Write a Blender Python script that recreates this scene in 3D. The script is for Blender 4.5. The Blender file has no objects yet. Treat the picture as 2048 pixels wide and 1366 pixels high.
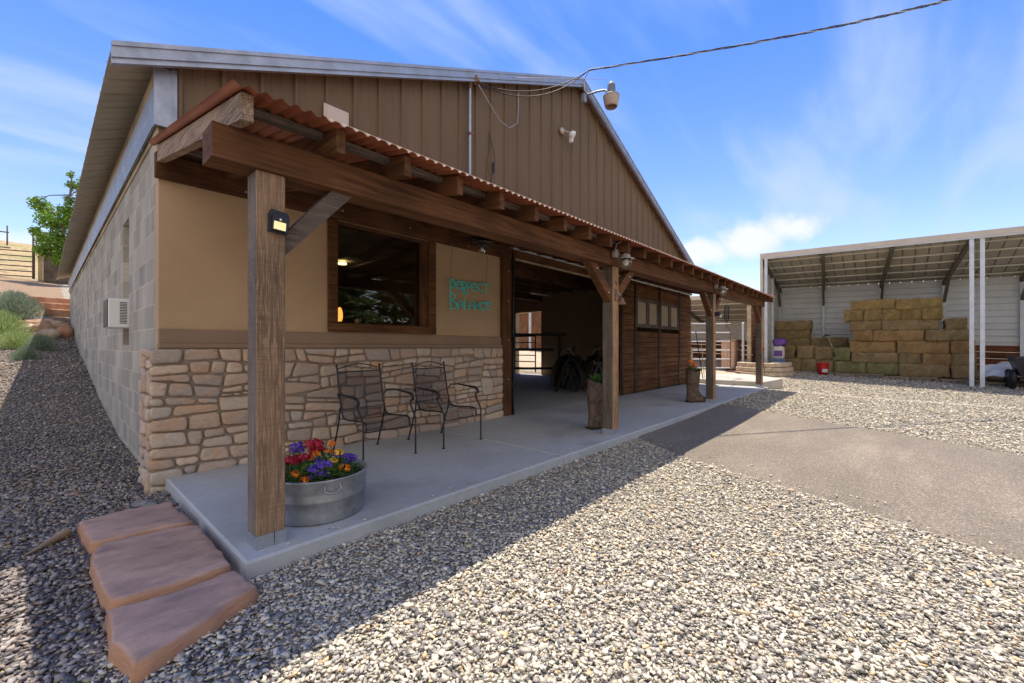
import bpy, math, random
import numpy as np
from mathutils import Vector, Matrix, Euler
R = math.radians
random.seed(7); rng = np.random.default_rng(7)
scn = bpy.context.scene
COL = scn.collection

# ---------------------------------------------------------------- camera
cam_d = bpy.data.cameras.new('camera'); cam = bpy.data.objects.new('camera', cam_d); COL.objects.link(cam)
CX, CY, CZ, YAW = -0.6345, -4.3867, 1.0484, 41.76
cam.location = (CX, CY, CZ)
cam.rotation_euler = (R(90), 0, R(YAW - 90))
cam_d.sensor_width = 36.0
cam_d.lens = 841.76 / 2048 * 36
cam_d.shift_y = 10.74 / 2048
cam_d.clip_start = 0.05; cam_d.clip_end = 3000
scn.camera = cam

# ---------------------------------------------------------------- light
SUN = Vector((0.235, 0.24, 1.0)).normalized()
SUN_EL = math.asin(SUN.z)
world = bpy.data.worlds.new('World'); scn.world = world; world.use_nodes = True
wn = world.node_tree; wn.nodes.clear()
def N(nt, t, **kw):
    n = nt.nodes.new(t)
    for k, v in kw.items(): setattr(n, k, v)
    return n
wo = N(wn, 'ShaderNodeOutputWorld'); bg = N(wn, 'ShaderNodeBackground')
sky = N(wn, 'ShaderNodeTexSky', sky_type='NISHITA', sun_disc=False)
sky.sun_elevation = SUN_EL
sky.sun_rotation = math.atan2(SUN.x, SUN.y)
sky.air_density = 1.3; sky.dust_density = 0.4; sky.ozone_density = 2.2; sky.altitude = 1500
hsv = N(wn, 'ShaderNodeHueSaturation'); hsv.inputs['Saturation'].default_value = 1.1; hsv.inputs['Value'].default_value = 1.0
wn.links.new(sky.outputs[0], hsv.inputs['Color'])
tc = N(wn, 'ShaderNodeTexCoord')
# streaky high cloud: direction projected on a plane overhead
sep = N(wn, 'ShaderNodeSeparateXYZ'); wn.links.new(tc.outputs['Generated'], sep.inputs[0])
def wm(op, a, b=None, c=None):
    n = N(wn, 'ShaderNodeMath', operation=op)
    for i, v in enumerate((a, b, c)):
        if v is None: continue
        if isinstance(v, (int, float)): n.inputs[i].default_value = v
        else: wn.links.new(v, n.inputs[i])
    return n.outputs[0]
zz = wm('MAXIMUM', wm('ADD', sep.outputs[2], 0.12), 0.05)
px = wm('DIVIDE', sep.outputs[0], zz); py = wm('DIVIDE', sep.outputs[1], zz)
comb = N(wn, 'ShaderNodeCombineXYZ'); wn.links.new(px, comb.inputs[0]); wn.links.new(py, comb.inputs[1])
mp = N(wn, 'ShaderNodeMapping'); wn.links.new(comb.outputs[0], mp.inputs[0])
mp.inputs['Rotation'].default_value = (0, 0, R(28)); mp.inputs['Scale'].default_value = (0.8, 3.0, 1); mp.inputs['Location'].default_value = (0.35, 1.9, 0)
nz = N(wn, 'ShaderNodeTexNoise'); nz.inputs['Scale'].default_value = 0.9; nz.inputs['Detail'].default_value = 7; nz.inputs['Roughness'].default_value = 0.5; nz.inputs['Distortion'].default_value = 0.35
wn.links.new(mp.outputs[0], nz.inputs['Vector'])
mr = N(wn, 'ShaderNodeMapRange'); mr.inputs[1].default_value = 0.44; mr.inputs[2].default_value = 0.74; mr.inputs[3].default_value = 0.0; mr.inputs[4].default_value = 0.7
mr.interpolation_type = 'SMOOTHSTEP'
wn.links.new(nz.outputs[0], mr.inputs[0])
# one heap of cumulus low in the sky
def dirpx(x, y):
    f = 841.76; yw = R(YAW)
    F = Vector((math.cos(yw), math.sin(yw), 0)); Rr = Vector((math.sin(yw), -math.cos(yw), 0))
    return (F + Rr*(x-1024)/f - Vector((0, 0, 1))*(y-693.7)/f).normalized()
def puff(center, rad):
    vs = N(wn, 'ShaderNodeVectorMath', operation='SUBTRACT'); wn.links.new(tc.outputs['Generated'], vs.inputs[0]); vs.inputs[1].default_value = center
    vl = N(wn, 'ShaderNodeVectorMath', operation='MULTIPLY'); wn.links.new(vs.outputs[0], vl.inputs[0]); vl.inputs[1].default_value = (1, 1, 1.9)
    ln = N(wn, 'ShaderNodeVectorMath', operation='LENGTH'); wn.links.new(vl.outputs[0], ln.inputs[0])
    return wm('SUBTRACT', 1.0, wm('DIVIDE', ln.outputs['Value'], rad))
pn = N(wn, 'ShaderNodeTexNoise'); pn.inputs['Scale'].default_value = 13; pn.inputs['Detail'].default_value = 7; pn.inputs['Roughness'].default_value = 0.55
wn.links.new(tc.outputs['Generated'], pn.inputs['Vector'])
def pf(x, y, r_): return puff(tuple(dirpx(x, y)), r_)
blob = wm('MAXIMUM', wm('MAXIMUM', pf(1500, 480, 0.11), pf(1590, 455, 0.085)), pf(1400, 505, 0.1))
blob = wm('MAXIMUM', blob, pf(-30, 490, 0.1))
ph = wm('ADD', blob, wm('MULTIPLY', wm('SUBTRACT', pn.outputs[0], 0.5), 1.5))
mr2 = N(wn, 'ShaderNodeMapRange', interpolation_type='SMOOTHSTEP'); mr2.inputs[1].default_value = 0.18; mr2.inputs[2].default_value = 0.8; mr2.inputs[4].default_value = 0.92
wn.links.new(ph, mr2.inputs[0])
el = N(wn, 'ShaderNodeMapRange'); el.inputs[1].default_value = 0.0; el.inputs[2].default_value = 0.6; wn.links.new(sep.outputs[2], el.inputs[0])
tint = N(wn, 'ShaderNodeMix', data_type='RGBA'); wn.links.new(el.outputs[0], tint.inputs['Factor']); tint.inputs['A'].default_value = (0.72, 0.58, 0.52, 1); tint.inputs['B'].default_value = (0.25, 0.36, 0.60, 1)
tm = N(wn, 'ShaderNodeMix', data_type='RGBA'); tm.blend_type = 'MULTIPLY'; tm.inputs['Factor'].default_value = 1; wn.links.new(hsv.outputs[0], tm.inputs['A']); wn.links.new(tint.outputs['Result'], tm.inputs['B'])
mx = N(wn, 'ShaderNodeMix', data_type='RGBA'); wn.links.new(mr.outputs[0], mx.inputs['Factor']); wn.links.new(tm.outputs['Result'], mx.inputs['A']); mx.inputs['B'].default_value = (1.75, 2.1, 2.7, 1)
# broad unseen cloud bank, added behind the camera to brighten the shaded walls
dp = N(wn, 'ShaderNodeVectorMath', operation='DOT_PRODUCT'); wn.links.new(tc.outputs['Generated'], dp.inputs[0]); dp.inputs[1].default_value = Vector((-0.62, -0.76, 0.12)).normalized()
bk = wm('ADD', dp.outputs['Value'], wm('MULTIPLY', wm('SUBTRACT', pn.outputs[0], 0.5), 0.5))
mb_ = N(wn, 'ShaderNodeMapRange', interpolation_type='SMOOTHSTEP'); mb_.inputs[1].default_value = 0.3; mb_.inputs[2].default_value = 0.75; mb_.inputs[4].default_value = 0.85; wn.links.new(bk, mb_.inputs[0])
mx0 = N(wn, 'ShaderNodeMix', data_type='RGBA'); wn.links.new(mb_.outputs[0], mx0.inputs['Factor']); wn.links.new(mx.outputs['Result'], mx0.inputs['A']); mx0.inputs['B'].default_value = (3.6, 3.35, 3.15, 1); mx = mx0
mx2 = N(wn, 'ShaderNodeMix', data_type='RGBA'); wn.links.new(mr2.outputs[0], mx2.inputs['Factor']); wn.links.new(mx.outputs['Result'], mx2.inputs['A']); mx2.inputs['B'].default_value = (2.6, 2.65, 2.75, 1)
wn.links.new(mx2.outputs['Result'], bg.inputs[0]); bg.inputs[1].default_value = 0.15
wn.links.new(bg.outputs[0], wo.inputs[0])
sd = bpy.data.lights.new('sun', 'SUN'); so = bpy.data.objects.new('sun', sd); COL.objects.link(so)
sd.energy = 2.7; sd.angle = R(0.5); sd.color = (1.0, 0.89, 0.74)
so.rotation_euler = SUN.to_track_quat('Z', 'Y').to_euler()
scn.view_settings.view_transform = 'Standard'; scn.view_settings.look = 'None'
scn.view_settings.gamma = 1; scn.view_settings.exposure = 1.35; scn.view_settings.use_curve_mapping = False
scn.cycles.max_bounces = 8; scn.cycles.diffuse_bounces = 5; scn.cycles.transparent_max_bounces = 12
scn.cycles.use_denoising = True

# ---------------------------------------------------------------- materials
MATS = {}
def newmat(name):
    m = bpy.data.materials.new(name); m.use_nodes = True; nt = m.node_tree
    b = nt.nodes['Principled BSDF']; MATS[name] = m
    return m, nt, b
def c4(c): return (c[0], c[1], c[2], 1)
def coords(nt, scale=(1, 1, 1), src='Object', rot=(0, 0, 0), loc=(0, 0, 0)):
    t = N(nt, 'ShaderNodeTexCoord'); mpp = N(nt, 'ShaderNodeMapping'); nt.links.new(t.outputs[src], mpp.inputs[0])
    mpp.inputs['Scale'].default_value = scale; mpp.inputs['Rotation'].default_value = rot; mpp.inputs['Location'].default_value = loc
    return mpp.outputs[0]
def noise(nt, vec, s, d=4, r=0.5, dist=0.0):
    n = N(nt, 'ShaderNodeTexNoise'); n.inputs['Scale'].default_value = s; n.inputs['Detail'].default_value = d; n.inputs['Roughness'].default_value = r; n.inputs['Distortion'].default_value = dist
    if vec is not None: nt.links.new(vec, n.inputs['Vector'])
    return n.outputs[0]
def ramp(nt, fac, stops, interp='LINEAR'):
    r = N(nt, 'ShaderNodeValToRGB'); r.color_ramp.interpolation = interp
    while len(r.color_ramp.elements) < len(stops): r.color_ramp.elements.new(0.5)
    for e, (p, c) in zip(r.color_ramp.elements, stops):
        e.position = p; e.color = c4(c) if len(c) == 3 else c
    nt.links.new(fac, r.inputs[0]); return r.outputs[0]
def mixc(nt, fac, a, b, mode='MIX'):
    n = N(nt, 'ShaderNodeMix', data_type='RGBA'); n.blend_type = mode
    for k, v in (('Factor', fac), ('A', a), ('B', b)):
        if isinstance(v, (int, float)): n.inputs[k].default_value = v
        elif isinstance(v, tuple): n.inputs[k].default_value = c4(v)
        else: nt.links.new(v, n.inputs[k])
    return n.outputs['Result']
def mth(nt, op, a, b=None):
    n = N(nt, 'ShaderNodeMath', operation=op)
    for i, v in enumerate((a, b)):
        if v is None: continue
        if isinstance(v, (int, float)): n.inputs[i].default_value = v
        else: nt.links.new(v, n.inputs[i])
    return n.outputs[0]
def bump(nt, b, h, strength=0.4, dist=0.01):
    n = N(nt, 'ShaderNodeBump'); n.inputs['Strength'].default_value = strength; n.inputs['Distance'].default_value = dist
    nt.links.new(h, n.inputs['Height']); nt.links.new(n.outputs[0], b.inputs['Normal'])
def pbr(name, c1, c2=None, s=6, rough=0.7, metal=0.0, bs=None, bstr=0.3, bd=0.01, stretch=(1, 1, 1), d=5, lo=0.35, hi=0.65, spec=0.4):
    m, nt, b = newmat(name)
    v = coords(nt, stretch)
    if c2 is None: b.inputs['Base Color'].default_value = c4(c1)
    else:
        n = noise(nt, v, s, d, 0.6); nt.links.new(ramp(nt, n, [(lo, c1), (hi, c2)]), b.inputs['Base Color'])
    b.inputs['Roughness'].default_value = rough; b.inputs['Metallic'].default_value = metal
    b.inputs['Specular IOR Level'].default_value = spec
    if bs: bump(nt, b, noise(nt, v, bs, 4, 0.6), bstr, bd)
    return m
def wood(name, cols, axis, rough=0.8, grain=1.0, bstr=0.5, gs=34, weather=None, front=None, wamt=0.7):
    m, nt, b = newmat(name)
    st = [gs, gs, gs]; st['xyz'.index(axis)] = gs*0.05
    v = coords(nt, tuple(st)); n1 = noise(nt, v, 1.0, 6, 0.65, 0.6)
    v2 = coords(nt, (1, 1, 1)); n2 = noise(nt, v2, 2.3, 3, 0.5)
    c = ramp(nt, n1, [(0.3, cols[0]), (0.5, cols[1]), (0.72, cols[2])])
    dk = ramp(nt, n2, [(0.3, (0.62, 0.6, 0.58)), (0.65, (1.1, 1.08, 1.05))])
    c = mixc(nt, 1.0, c, dk, 'MULTIPLY')
    if weather:
        fine = noise(nt, coords(nt, tuple(s*3.5 for s in st)), 1.0, 5, 0.7)
        cross = noise(nt, coords(nt, (5, 5, 230) if axis == 'z' else (230, 230, 5)), 1.0, 2, 0.6)
        fac = mth(nt, 'MULTIPLY', fine, mth(nt, 'ADD', mth(nt, 'MULTIPLY', cross, 0.5), 0.75))
        f2 = ramp(nt, fac, [(0.5, (0, 0, 0)), (0.62, (1, 1, 1))])
        c = mixc(nt, mth(nt, 'MULTIPLY', f2, wamt), c, weather)
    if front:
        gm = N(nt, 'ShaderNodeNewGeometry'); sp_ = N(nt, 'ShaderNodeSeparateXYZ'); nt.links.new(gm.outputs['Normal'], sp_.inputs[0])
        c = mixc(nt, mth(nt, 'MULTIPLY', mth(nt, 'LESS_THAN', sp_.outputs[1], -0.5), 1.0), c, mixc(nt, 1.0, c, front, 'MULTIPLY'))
    nt.links.new(c, b.inputs['Base Color']); b.inputs['Roughness'].default_value = rough; b.inputs['Specular IOR Level'].default_value = 0.25
    bump(nt, b, n1, bstr, 0.006)
    return m
BR = [(0.06, 0.027, 0.012), (0.14, 0.06, 0.024), (0.22, 0.105, 0.045)]
GW = [(0.07, 0.058, 0.05), (0.14, 0.115, 0.095), (0.25, 0.205, 0.165)]
LT = [(0.16, 0.1, 0.06), (0.32, 0.21, 0.13), (0.45, 0.32, 0.21)]
for ax in 'xyz': wood('stained_wood_'+ax, BR, ax)
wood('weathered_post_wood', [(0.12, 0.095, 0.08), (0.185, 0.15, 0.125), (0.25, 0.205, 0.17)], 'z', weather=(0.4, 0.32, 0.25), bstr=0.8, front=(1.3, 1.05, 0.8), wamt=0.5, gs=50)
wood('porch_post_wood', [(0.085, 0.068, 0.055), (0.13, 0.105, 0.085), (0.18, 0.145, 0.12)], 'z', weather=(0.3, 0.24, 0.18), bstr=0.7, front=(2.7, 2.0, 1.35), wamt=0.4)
wood('gray_wood_x', GW, 'x', weather=(0.3, 0.26, 0.22)); wood('gray_wood_y', LT, 'y', weather=(0.5, 0.42, 0.33)); wood('gray_wood_z', GW, 'z')
wood('door_plank_wood', [(0.065, 0.027, 0.011), (0.165, 0.072, 0.027), (0.27, 0.125, 0.05)], 'x', gs=18)
wood('stall_plank_wood', [(0.13, 0.055, 0.035), (0.24, 0.11, 0.07), (0.34, 0.17, 0.11)], 'x', gs=14)
wood('brace_wood', [(0.06, 0.045, 0.036), (0.11, 0.084, 0.066), (0.17, 0.135, 0.108)], 'x', weather=(0.2, 0.16, 0.13), wamt=0.5)
wood('pallet_wood', [(0.16, 0.11, 0.07), (0.28, 0.2, 0.13), (0.4, 0.3, 0.2)], 'y')
wood('kickboard_wood', [(0.09, 0.032, 0.013), (0.17, 0.062, 0.026), (0.25, 0.1, 0.042)], 'y', gs=14)
wood('pale_board_wood', [(0.34, 0.26, 0.15), (0.5, 0.4, 0.25), (0.6, 0.5, 0.34)], 'y', gs=14)

def stucco(name, c):
    m, nt, b = newmat(name); v = coords(nt)
    n = noise(nt, v, 1.1, 4, 0.55); b.inputs['Roughness'].default_value = 0.92
    nt.links.new(ramp(nt, n, [(0.3, tuple(x*0.84 for x in c)), (0.7, tuple(x*1.08 for x in c))]), b.inputs['Base Color'])
    bump(nt, b, noise(nt, v, 170, 3, 0.7), 0.35, 0.004); b.inputs['Specular IOR Level'].default_value = 0.2
    return m
stucco('tan_stucco', (0.56, 0.38, 0.225)); stucco('trim_stucco', (0.33, 0.225, 0.15))
pbr('interior_wall_paint', (0.5, 0.36, 0.22), (0.56, 0.41, 0.26), 2, 0.9)
pbr('interior_dark_wood', (0.12, 0.055, 0.025), (0.22, 0.1, 0.045), 3, 0.85)
pbr('mortar', (0.29, 0.225, 0.165), (0.37, 0.29, 0.22), 30, 0.95, bs=120, bstr=0.5)

# veneer stone: one tone value per stone
m, nt, b = newmat('veneer_stone')
at = N(nt, 'ShaderNodeAttribute', attribute_name='tone')
base = ramp(nt, at.outputs['Fac'], [(0.0, (0.38, 0.27, 0.205)), (0.18, (0.62, 0.46, 0.335)), (0.36, (0.48, 0.41, 0.345)), (0.55, (0.72, 0.59, 0.44)), (0.72, (0.54, 0.34, 0.23)), (0.86, (0.36, 0.32, 0.29)), (1.0, (0.66, 0.38, 0.2))])
v = coords(nt, (1, 1, 1.6)); n = noise(nt, v, 5.5, 4, 0.6, 0.3)
c = mixc(nt, mth(nt, 'MULTIPLY', ramp(nt, n, [(0.5, (0, 0, 0)), (0.66, (1, 1, 1))]), 0.55), base, (0.62, 0.30, 0.12))
n2 = noise(nt, v, 8.5, 5, 0.6); c = mixc(nt, ramp(nt, n2, [(0.52, (0, 0, 0)), (0.72, (0.55, 0.55, 0.55))]), c, (0.32, 0.26, 0.215))
n3 = noise(nt, v, 40, 4, 0.7); c = mixc(nt, 0.22, c, ramp(nt, n3, [(0.3, (0.36, 0.29, 0.22)), (0.7, (0.8, 0.68, 0.54))]))
nt.links.new(c, b.inputs['Base Color']); b.inputs['Roughness'].default_value = 0.9; b.inputs['Specular IOR Level'].default_value = 0.2
bump(nt, b, noise(nt, v, 22, 6, 0.65), 0.6, 0.02)

# concrete block wall on the plane x = 0
def blockmat(name, swap):
    m, nt, b = newmat(name)
    t = N(nt, 'ShaderNodeTexCoord'); s = N(nt, 'ShaderNodeSeparateXYZ'); nt.links.new(t.outputs['Object'], s.inputs[0])
    cb = N(nt, 'ShaderNodeCombineXYZ'); nt.links.new(s.outputs[1 if swap else 0], cb.inputs[0]); nt.links.new(mth(nt, 'ADD', s.outputs[2], 0.01236), cb.inputs[1])
    br = N(nt, 'ShaderNodeTexBrick'); nt.links.new(cb.outputs[0], br.inputs[0])
    br.inputs['Scale'].default_value = 1; br.inputs['Brick Width'].default_value = 0.4064; br.inputs['Row Height'].default_value = 0.2032
    br.inputs['Mortar Size'].default_value = 0.0065; br.inputs['Mortar Smooth'].default_value = 0.3
    br.inputs['Color1'].default_value = (0.37, 0.345, 0.295, 1); br.inputs['Color2'].default_value = (0.52, 0.485, 0.415, 1); br.inputs['Mortar'].default_value = (0.6, 0.55, 0.43, 1)
    br.inputs['Bias'].default_value = -0.1
    br2 = N(nt, 'ShaderNodeTexBrick'); nt.links.new(cb.outputs[0], br2.inputs[0])
    br2.inputs['Scale'].default_value = 1; br2.inputs['Brick Width'].default_value = 0.2032; br2.inputs['Row Height'].default_value = 0.2032; br2.inputs['Mortar Size'].default_value = 0.002
    br2.inputs['Color1'].default_value = (0.84, 0.84, 0.85, 1); br2.inputs['Color2'].default_value = (1.12, 1.1, 1.08, 1); br2.inputs['Mortar'].default_value = (0.8, 0.8, 0.8, 1)
    c = mixc(nt, 0.85, br.outputs[0], br2.outputs[0], 'MULTIPLY')
    v = coords(nt); n1 = noise(nt, v, 1.6, 5, 0.6)
    c = mixc(nt, 1.0, c, ramp(nt, n1, [(0.3, (0.8, 0.79, 0.78)), (0.7, (1.12, 1.1, 1.08))]), 'MULTIPLY')
    n2 = noise(nt, v, 60, 3, 0.7); c = mixc(nt, 0.5, c, ramp(nt, n2, [(0.3, (0.75, 0.75, 0.75)), (0.7, (1.2, 1.2, 1.2))]), 'MULTIPLY')
    nt.links.new(c, b.inputs['Base Color']); b.inputs['Roughness'].default_value = 0.95; b.inputs['Specular IOR Level'].default_value = 0.2
    h = mth(nt, 'SUBTRACT', mth(nt, 'MULTIPLY', n2, 0.25), br.outputs['Fac']); bump(nt, b, h, 0.5, 0.006)
blockmat('concrete_block', True)

def galv(name, c1=(0.5, 0.53, 0.57), c2=(0.36, 0.39, 0.43), rough=0.42, metal=0.75, s=60):
    m, nt, b = newmat(name); v = coords(nt)
    vo = N(nt, 'ShaderNodeTexVoronoi'); vo.inputs['Scale'].default_value = s; nt.links.new(v, vo.inputs['Vector'])
    sp = N(nt, 'ShaderNodeSeparateXYZ'); nt.links.new(vo.outputs['Color'], sp.inputs[0])
    n = noise(nt, v, 5, 5, 0.6)
    c = mixc(nt, ramp(nt, n, [(0.35, (0, 0, 0)), (0.68, (1, 1, 1))]), ramp(nt, sp.outputs[0], [(0, c1), (1, tuple(x*0.86 for x in c1))]), c2)
    nt.links.new(c, b.inputs['Base Color']); b.inputs['Metallic'].default_value = metal
    nt.links.new(ramp(nt, n, [(0.3, (rough,)*3), (0.7, (rough+0.2,)*3)]), b.inputs['Roughness'])
galv('galvanized'); galv('tub_galvanized', (0.46, 0.47, 0.48), (0.19, 0.195, 0.2), 0.45, 0.5, 30)
galv('track_metal', (0.6, 0.6, 0.6), (0.45, 0.44, 0.42), 0.35, 0.7, 30)
pbr('painted_steel_brown', (0.16, 0.112, 0.066), (0.188, 0.132, 0.078), 1.5, 0.6, spec=0.2, bs=2.0, bstr=0.15, bd=0.02, stretch=(1, 1, 0.4))
pbr('roof_underside', (0.4, 0.355, 0.27), (0.48, 0.43, 0.33), 3, 0.55, stretch=(1, 0.6, 1))
pbr('red_corrugated', (0.24, 0.065, 0.03), (0.36, 0.12, 0.055), 5, 0.55, bs=14, bstr=0.1)
pbr('edge_glint_cream', (0.78, 0.66, 0.52), (0.85, 0.74, 0.6), 20, 0.9)  # cream colour for the painted sun glints on the porch roof edge
pbr('black_metal', (0.012, 0.012, 0.014), (0.03, 0.028, 0.028), 8, 0.45, 0.3)
pbr('wrought_iron', (0.018, 0.02, 0.026), (0.035, 0.037, 0.045), 20, 0.42, 0.4)
pbr('dark_pipe', (0.05, 0.04, 0.035), (0.1, 0.07, 0.05), 12, 0.6, 0.3)
pbr('white_plastic', (0.75, 0.75, 0.73), (0.82, 0.82, 0.8), 3, 0.5)
pbr('teal_paint', (0.03, 0.7, 0.64), (0.05, 0.78, 0.72), 20, 0.4)
pbr('faded_teal', (0.16, 0.24, 0.17), None, rough=0.6)
pbr('bolt_metal', (0.5, 0.48, 0.45), None, rough=0.4, metal=0.6)
pbr('dark_plastic', (0.015, 0.017, 0.025), (0.03, 0.03, 0.04), 6, 0.4)
pbr('rust_metal', (0.16, 0.08, 0.05), (0.3, 0.2, 0.15), 25, 0.8, 0.2)
pbr('white_metal', (0.55, 0.57, 0.6), (0.68, 0.7, 0.72), 4, 0.4, 0.1)
pbr('shed_siding', (0.64, 0.64, 0.62), (0.72, 0.72, 0.7), 2, 0.5, 0.0)
pbr('shed_trim', (0.58, 0.5, 0.4), (0.66, 0.58, 0.47), 3, 0.5)
pbr('shed_roof_panel', (0.36, 0.34, 0.27), (0.43, 0.4, 0.33), 1.5, 0.5)
pbr('shed_rafter', (0.1, 0.09, 0.07), (0.15, 0.13, 0.1), 4, 0.6)
pbr('shed_purlin', (0.62, 0.58, 0.48), (0.7, 0.66, 0.56), 4, 0.45)
pbr('lamp_tan', (0.42, 0.35, 0.28), (0.5, 0.42, 0.34), 9, 0.6)
pbr('aged_bronze', (0.06, 0.05, 0.04), (0.11, 0.09, 0.07), 12, 0.5, 0.5)
pbr('aged_pewter', (0.42, 0.38, 0.32), (0.54, 0.49, 0.42), 12, 0.5, 0.4)
pbr('cable_black', (0.03, 0.03, 0.035), None, rough=0.6); pbr('cable_gray', (0.42, 0.42, 0.44), None, rough=0.5, metal=0.3)
pbr('boot_leather', (0.07, 0.047, 0.035), (0.17, 0.112, 0.075), 14, 0.55, bs=30, bstr=0.8, lo=0.4, hi=0.62)
pbr('soil', (0.02, 0.014, 0.01), (0.05, 0.035, 0.025), 40, 0.95, bs=60)
pbr('foliage_green', (0.04, 0.11, 0.02), (0.1, 0.2, 0.04), 18, 0.6)
pbr('foliage_lime', (0.15, 0.27, 0.03), (0.24, 0.36, 0.05), 18, 0.6)
pbr('petal_orange', (0.75, 0.13, 0.008), (0.85, 0.27, 0.015), 40, 0.6)
pbr('petal_yellow', (0.85, 0.42, 0.03), (0.85, 0.55, 0.05), 40, 0.6)
pbr('petal_red', (0.4, 0.012, 0.035), (0.62, 0.03, 0.07), 40, 0.6)
pbr('petal_purple', (0.1, 0.045, 0.4), (0.2, 0.11, 0.6), 40, 0.6)
def leafmat(name, c1, c2, trans=0.35):
    m, nt, b = newmat(name); v = coords(nt)
    c = ramp(nt, noise(nt, v, 1.7, 5, 0.75), [(0.3, c1), (0.7, c2)]); nt.links.new(c, b.inputs['Base Color']); b.inputs['Roughness'].default_value = 0.55
    tr = N(nt, 'ShaderNodeBsdfTranslucent'); nt.links.new(c, tr.inputs[0]); ms = N(nt, 'ShaderNodeMixShader'); ms.inputs[0].default_value = trans
    nt.links.new(b.outputs[0], ms.inputs[1]); nt.links.new(tr.outputs[0], ms.inputs[2]); nt.links.new(ms.outputs[0], nt.nodes['Material Output'].inputs[0])
leafmat('cottonwood_leaf', (0.08, 0.2, 0.015), (0.26, 0.42, 0.04), 0.45)
leafmat('conifer_needle', (0.05, 0.085, 0.02), (0.14, 0.2, 0.05), 0.2)
leafmat('sage_leaf', (0.24, 0.35, 0.12), (0.5, 0.58, 0.26), 0.35)
leafmat('blue_sage_leaf', (0.16, 0.22, 0.15), (0.33, 0.4, 0.28), 0.3)
pbr('bark', (0.1, 0.08, 0.06), (0.2, 0.16, 0.12), 10, 0.95, bs=30)
pbr('sandstone', (0.33, 0.215, 0.17), (0.58, 0.37, 0.27), 4, 0.9, bs=11, bstr=0.7, bd=0.012, stretch=(1, 1.7, 4), d=9)
pbr('pale_sandstone', (0.4, 0.28, 0.2), (0.56, 0.45, 0.35), 4, 0.9, bs=18, bstr=0.5)
pbr('brown_rock', (0.3, 0.17, 0.1), (0.45, 0.3, 0.2), 4, 0.9, bs=18, bstr=0.5)
pbr('red_rock', (0.32, 0.15, 0.085), (0.5, 0.29, 0.18), 4, 0.9, bs=18, bstr=0.5)
pbr('gray_rock', (0.16, 0.16, 0.17), (0.32, 0.31, 0.3), 9, 0.9, bs=30, bstr=0.5)
pbr('driftwood', (0.3, 0.21, 0.12), (0.42, 0.31, 0.2), 10, 0.8)
pbr('flagstone', (0.42, 0.32, 0.22), (0.6, 0.48, 0.34), 5, 0.9, bs=20)
def concrete(name, c):
    m, nt, b = newmat(name); v = coords(nt)
    n = noise(nt, v, 0.9, 8, 0.68, 0.4); c1 = ramp(nt, n, [(0.32, tuple(x*0.74 for x in c)), (0.5, c), (0.7, tuple(x*1.12 for x in c))])
    n2 = noise(nt, v, 14, 5, 0.7); c1 = mixc(nt, 0.6, c1, ramp(nt, n2, [(0.3, (0.86,)*3), (0.7, (1.1,)*3)]), 'MULTIPLY')
    nt.links.new(c1, b.inputs['Base Color']); nt.links.new(ramp(nt, n, [(0.3, (0.55,)*3), (0.7, (0.8,)*3)]), b.inputs['Roughness'])
    bump(nt, b, noise(nt, v, 90, 3, 0.6), 0.15, 0.003)
concrete('concrete', (0.44, 0.45, 0.44)); concrete('concrete_side', (0.3, 0.28, 0.235)); concrete('interior_floor', (0.4, 0.4, 0.39)); concrete('pale_concrete', (0.5, 0.46, 0.4))
# asphalt
m, nt, b = newmat('asphalt'); v = coords(nt)
vo = N(nt, 'ShaderNodeTexVoronoi'); vo.inputs['Scale'].default_value = 130; nt.links.new(v, vo.inputs['Vector'])
sp = N(nt, 'ShaderNodeSeparateXYZ'); nt.links.new(vo.outputs['Color'], sp.inputs[0])
c = ramp(nt, sp.outputs[0], [(0, (0.15, 0.128, 0.104)), (0.6, (0.225, 0.192, 0.155)), (0.93, (0.29, 0.25, 0.2)), (1, (0.44, 0.38, 0.31))])
n1 = noise(nt, coords(nt, (0.5, 1.3, 1), rot=(0, 0, R(30))), 1.1, 6, 0.65)
c = mixc(nt, 1, c, ramp(nt, n1, [(0.3, (0.82, 0.82, 0.82)), (0.56, (1.04, 1.04, 1.04)), (0.7, (1.3, 1.3, 1.27))]), 'MULTIPLY')
nt.links.new(c, b.inputs['Base Color']); b.inputs['Roughness'].default_value = 0.9; b.inputs['Specular IOR Level'].default_value = 0.25
bump(nt, b, vo.outputs['Distance'], 0.7, 0.006)
# gravel colours
GR = [(0.0, (0.13, 0.13, 0.125)), (0.1, (0.27, 0.26, 0.245)), (0.26, (0.44, 0.41, 0.36)), (0.45, (0.6, 0.535, 0.415)), (0.66, (0.72, 0.65, 0.5)), (0.82, (0.82, 0.76, 0.61)), (0.9, (0.52, 0.49, 0.45)), (0.95, (0.7, 0.48, 0.24)), (1.0, (0.86, 0.82, 0.7))]
PB = [(0.0, (0.1, 0.095, 0.1)), (0.2, (0.21, 0.19, 0.185)), (0.4, (0.31, 0.255, 0.225)), (0.6, (0.45, 0.4, 0.35)), (0.8, (0.3, 0.3, 0.3)), (0.9, (0.34, 0.24, 0.17)), (0.96, (0.4, 0.3, 0.16)), (1.0, (0.6, 0.58, 0.55))]
def stonemat(name, stops):
    m, nt, b = newmat(name); a = N(nt, 'ShaderNodeAttribute', attribute_name='tone')
    c = ramp(nt, a.outputs['Fac'], stops); n = noise(nt, coords(nt), 90, 3, 0.7)
    c = mixc(nt, 1, c, ramp(nt, n, [(0.3, (0.8,)*3), (0.7, (1.15,)*3)]), 'MULTIPLY')
    nt.links.new(c, b.inputs['Base Color']); b.inputs['Roughness'].default_value = 0.8; b.inputs['Specular IOR Level'].default_value = 0.35
stonemat('crushed_stone', GR); stonemat('pebble_stone', PB)
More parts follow.
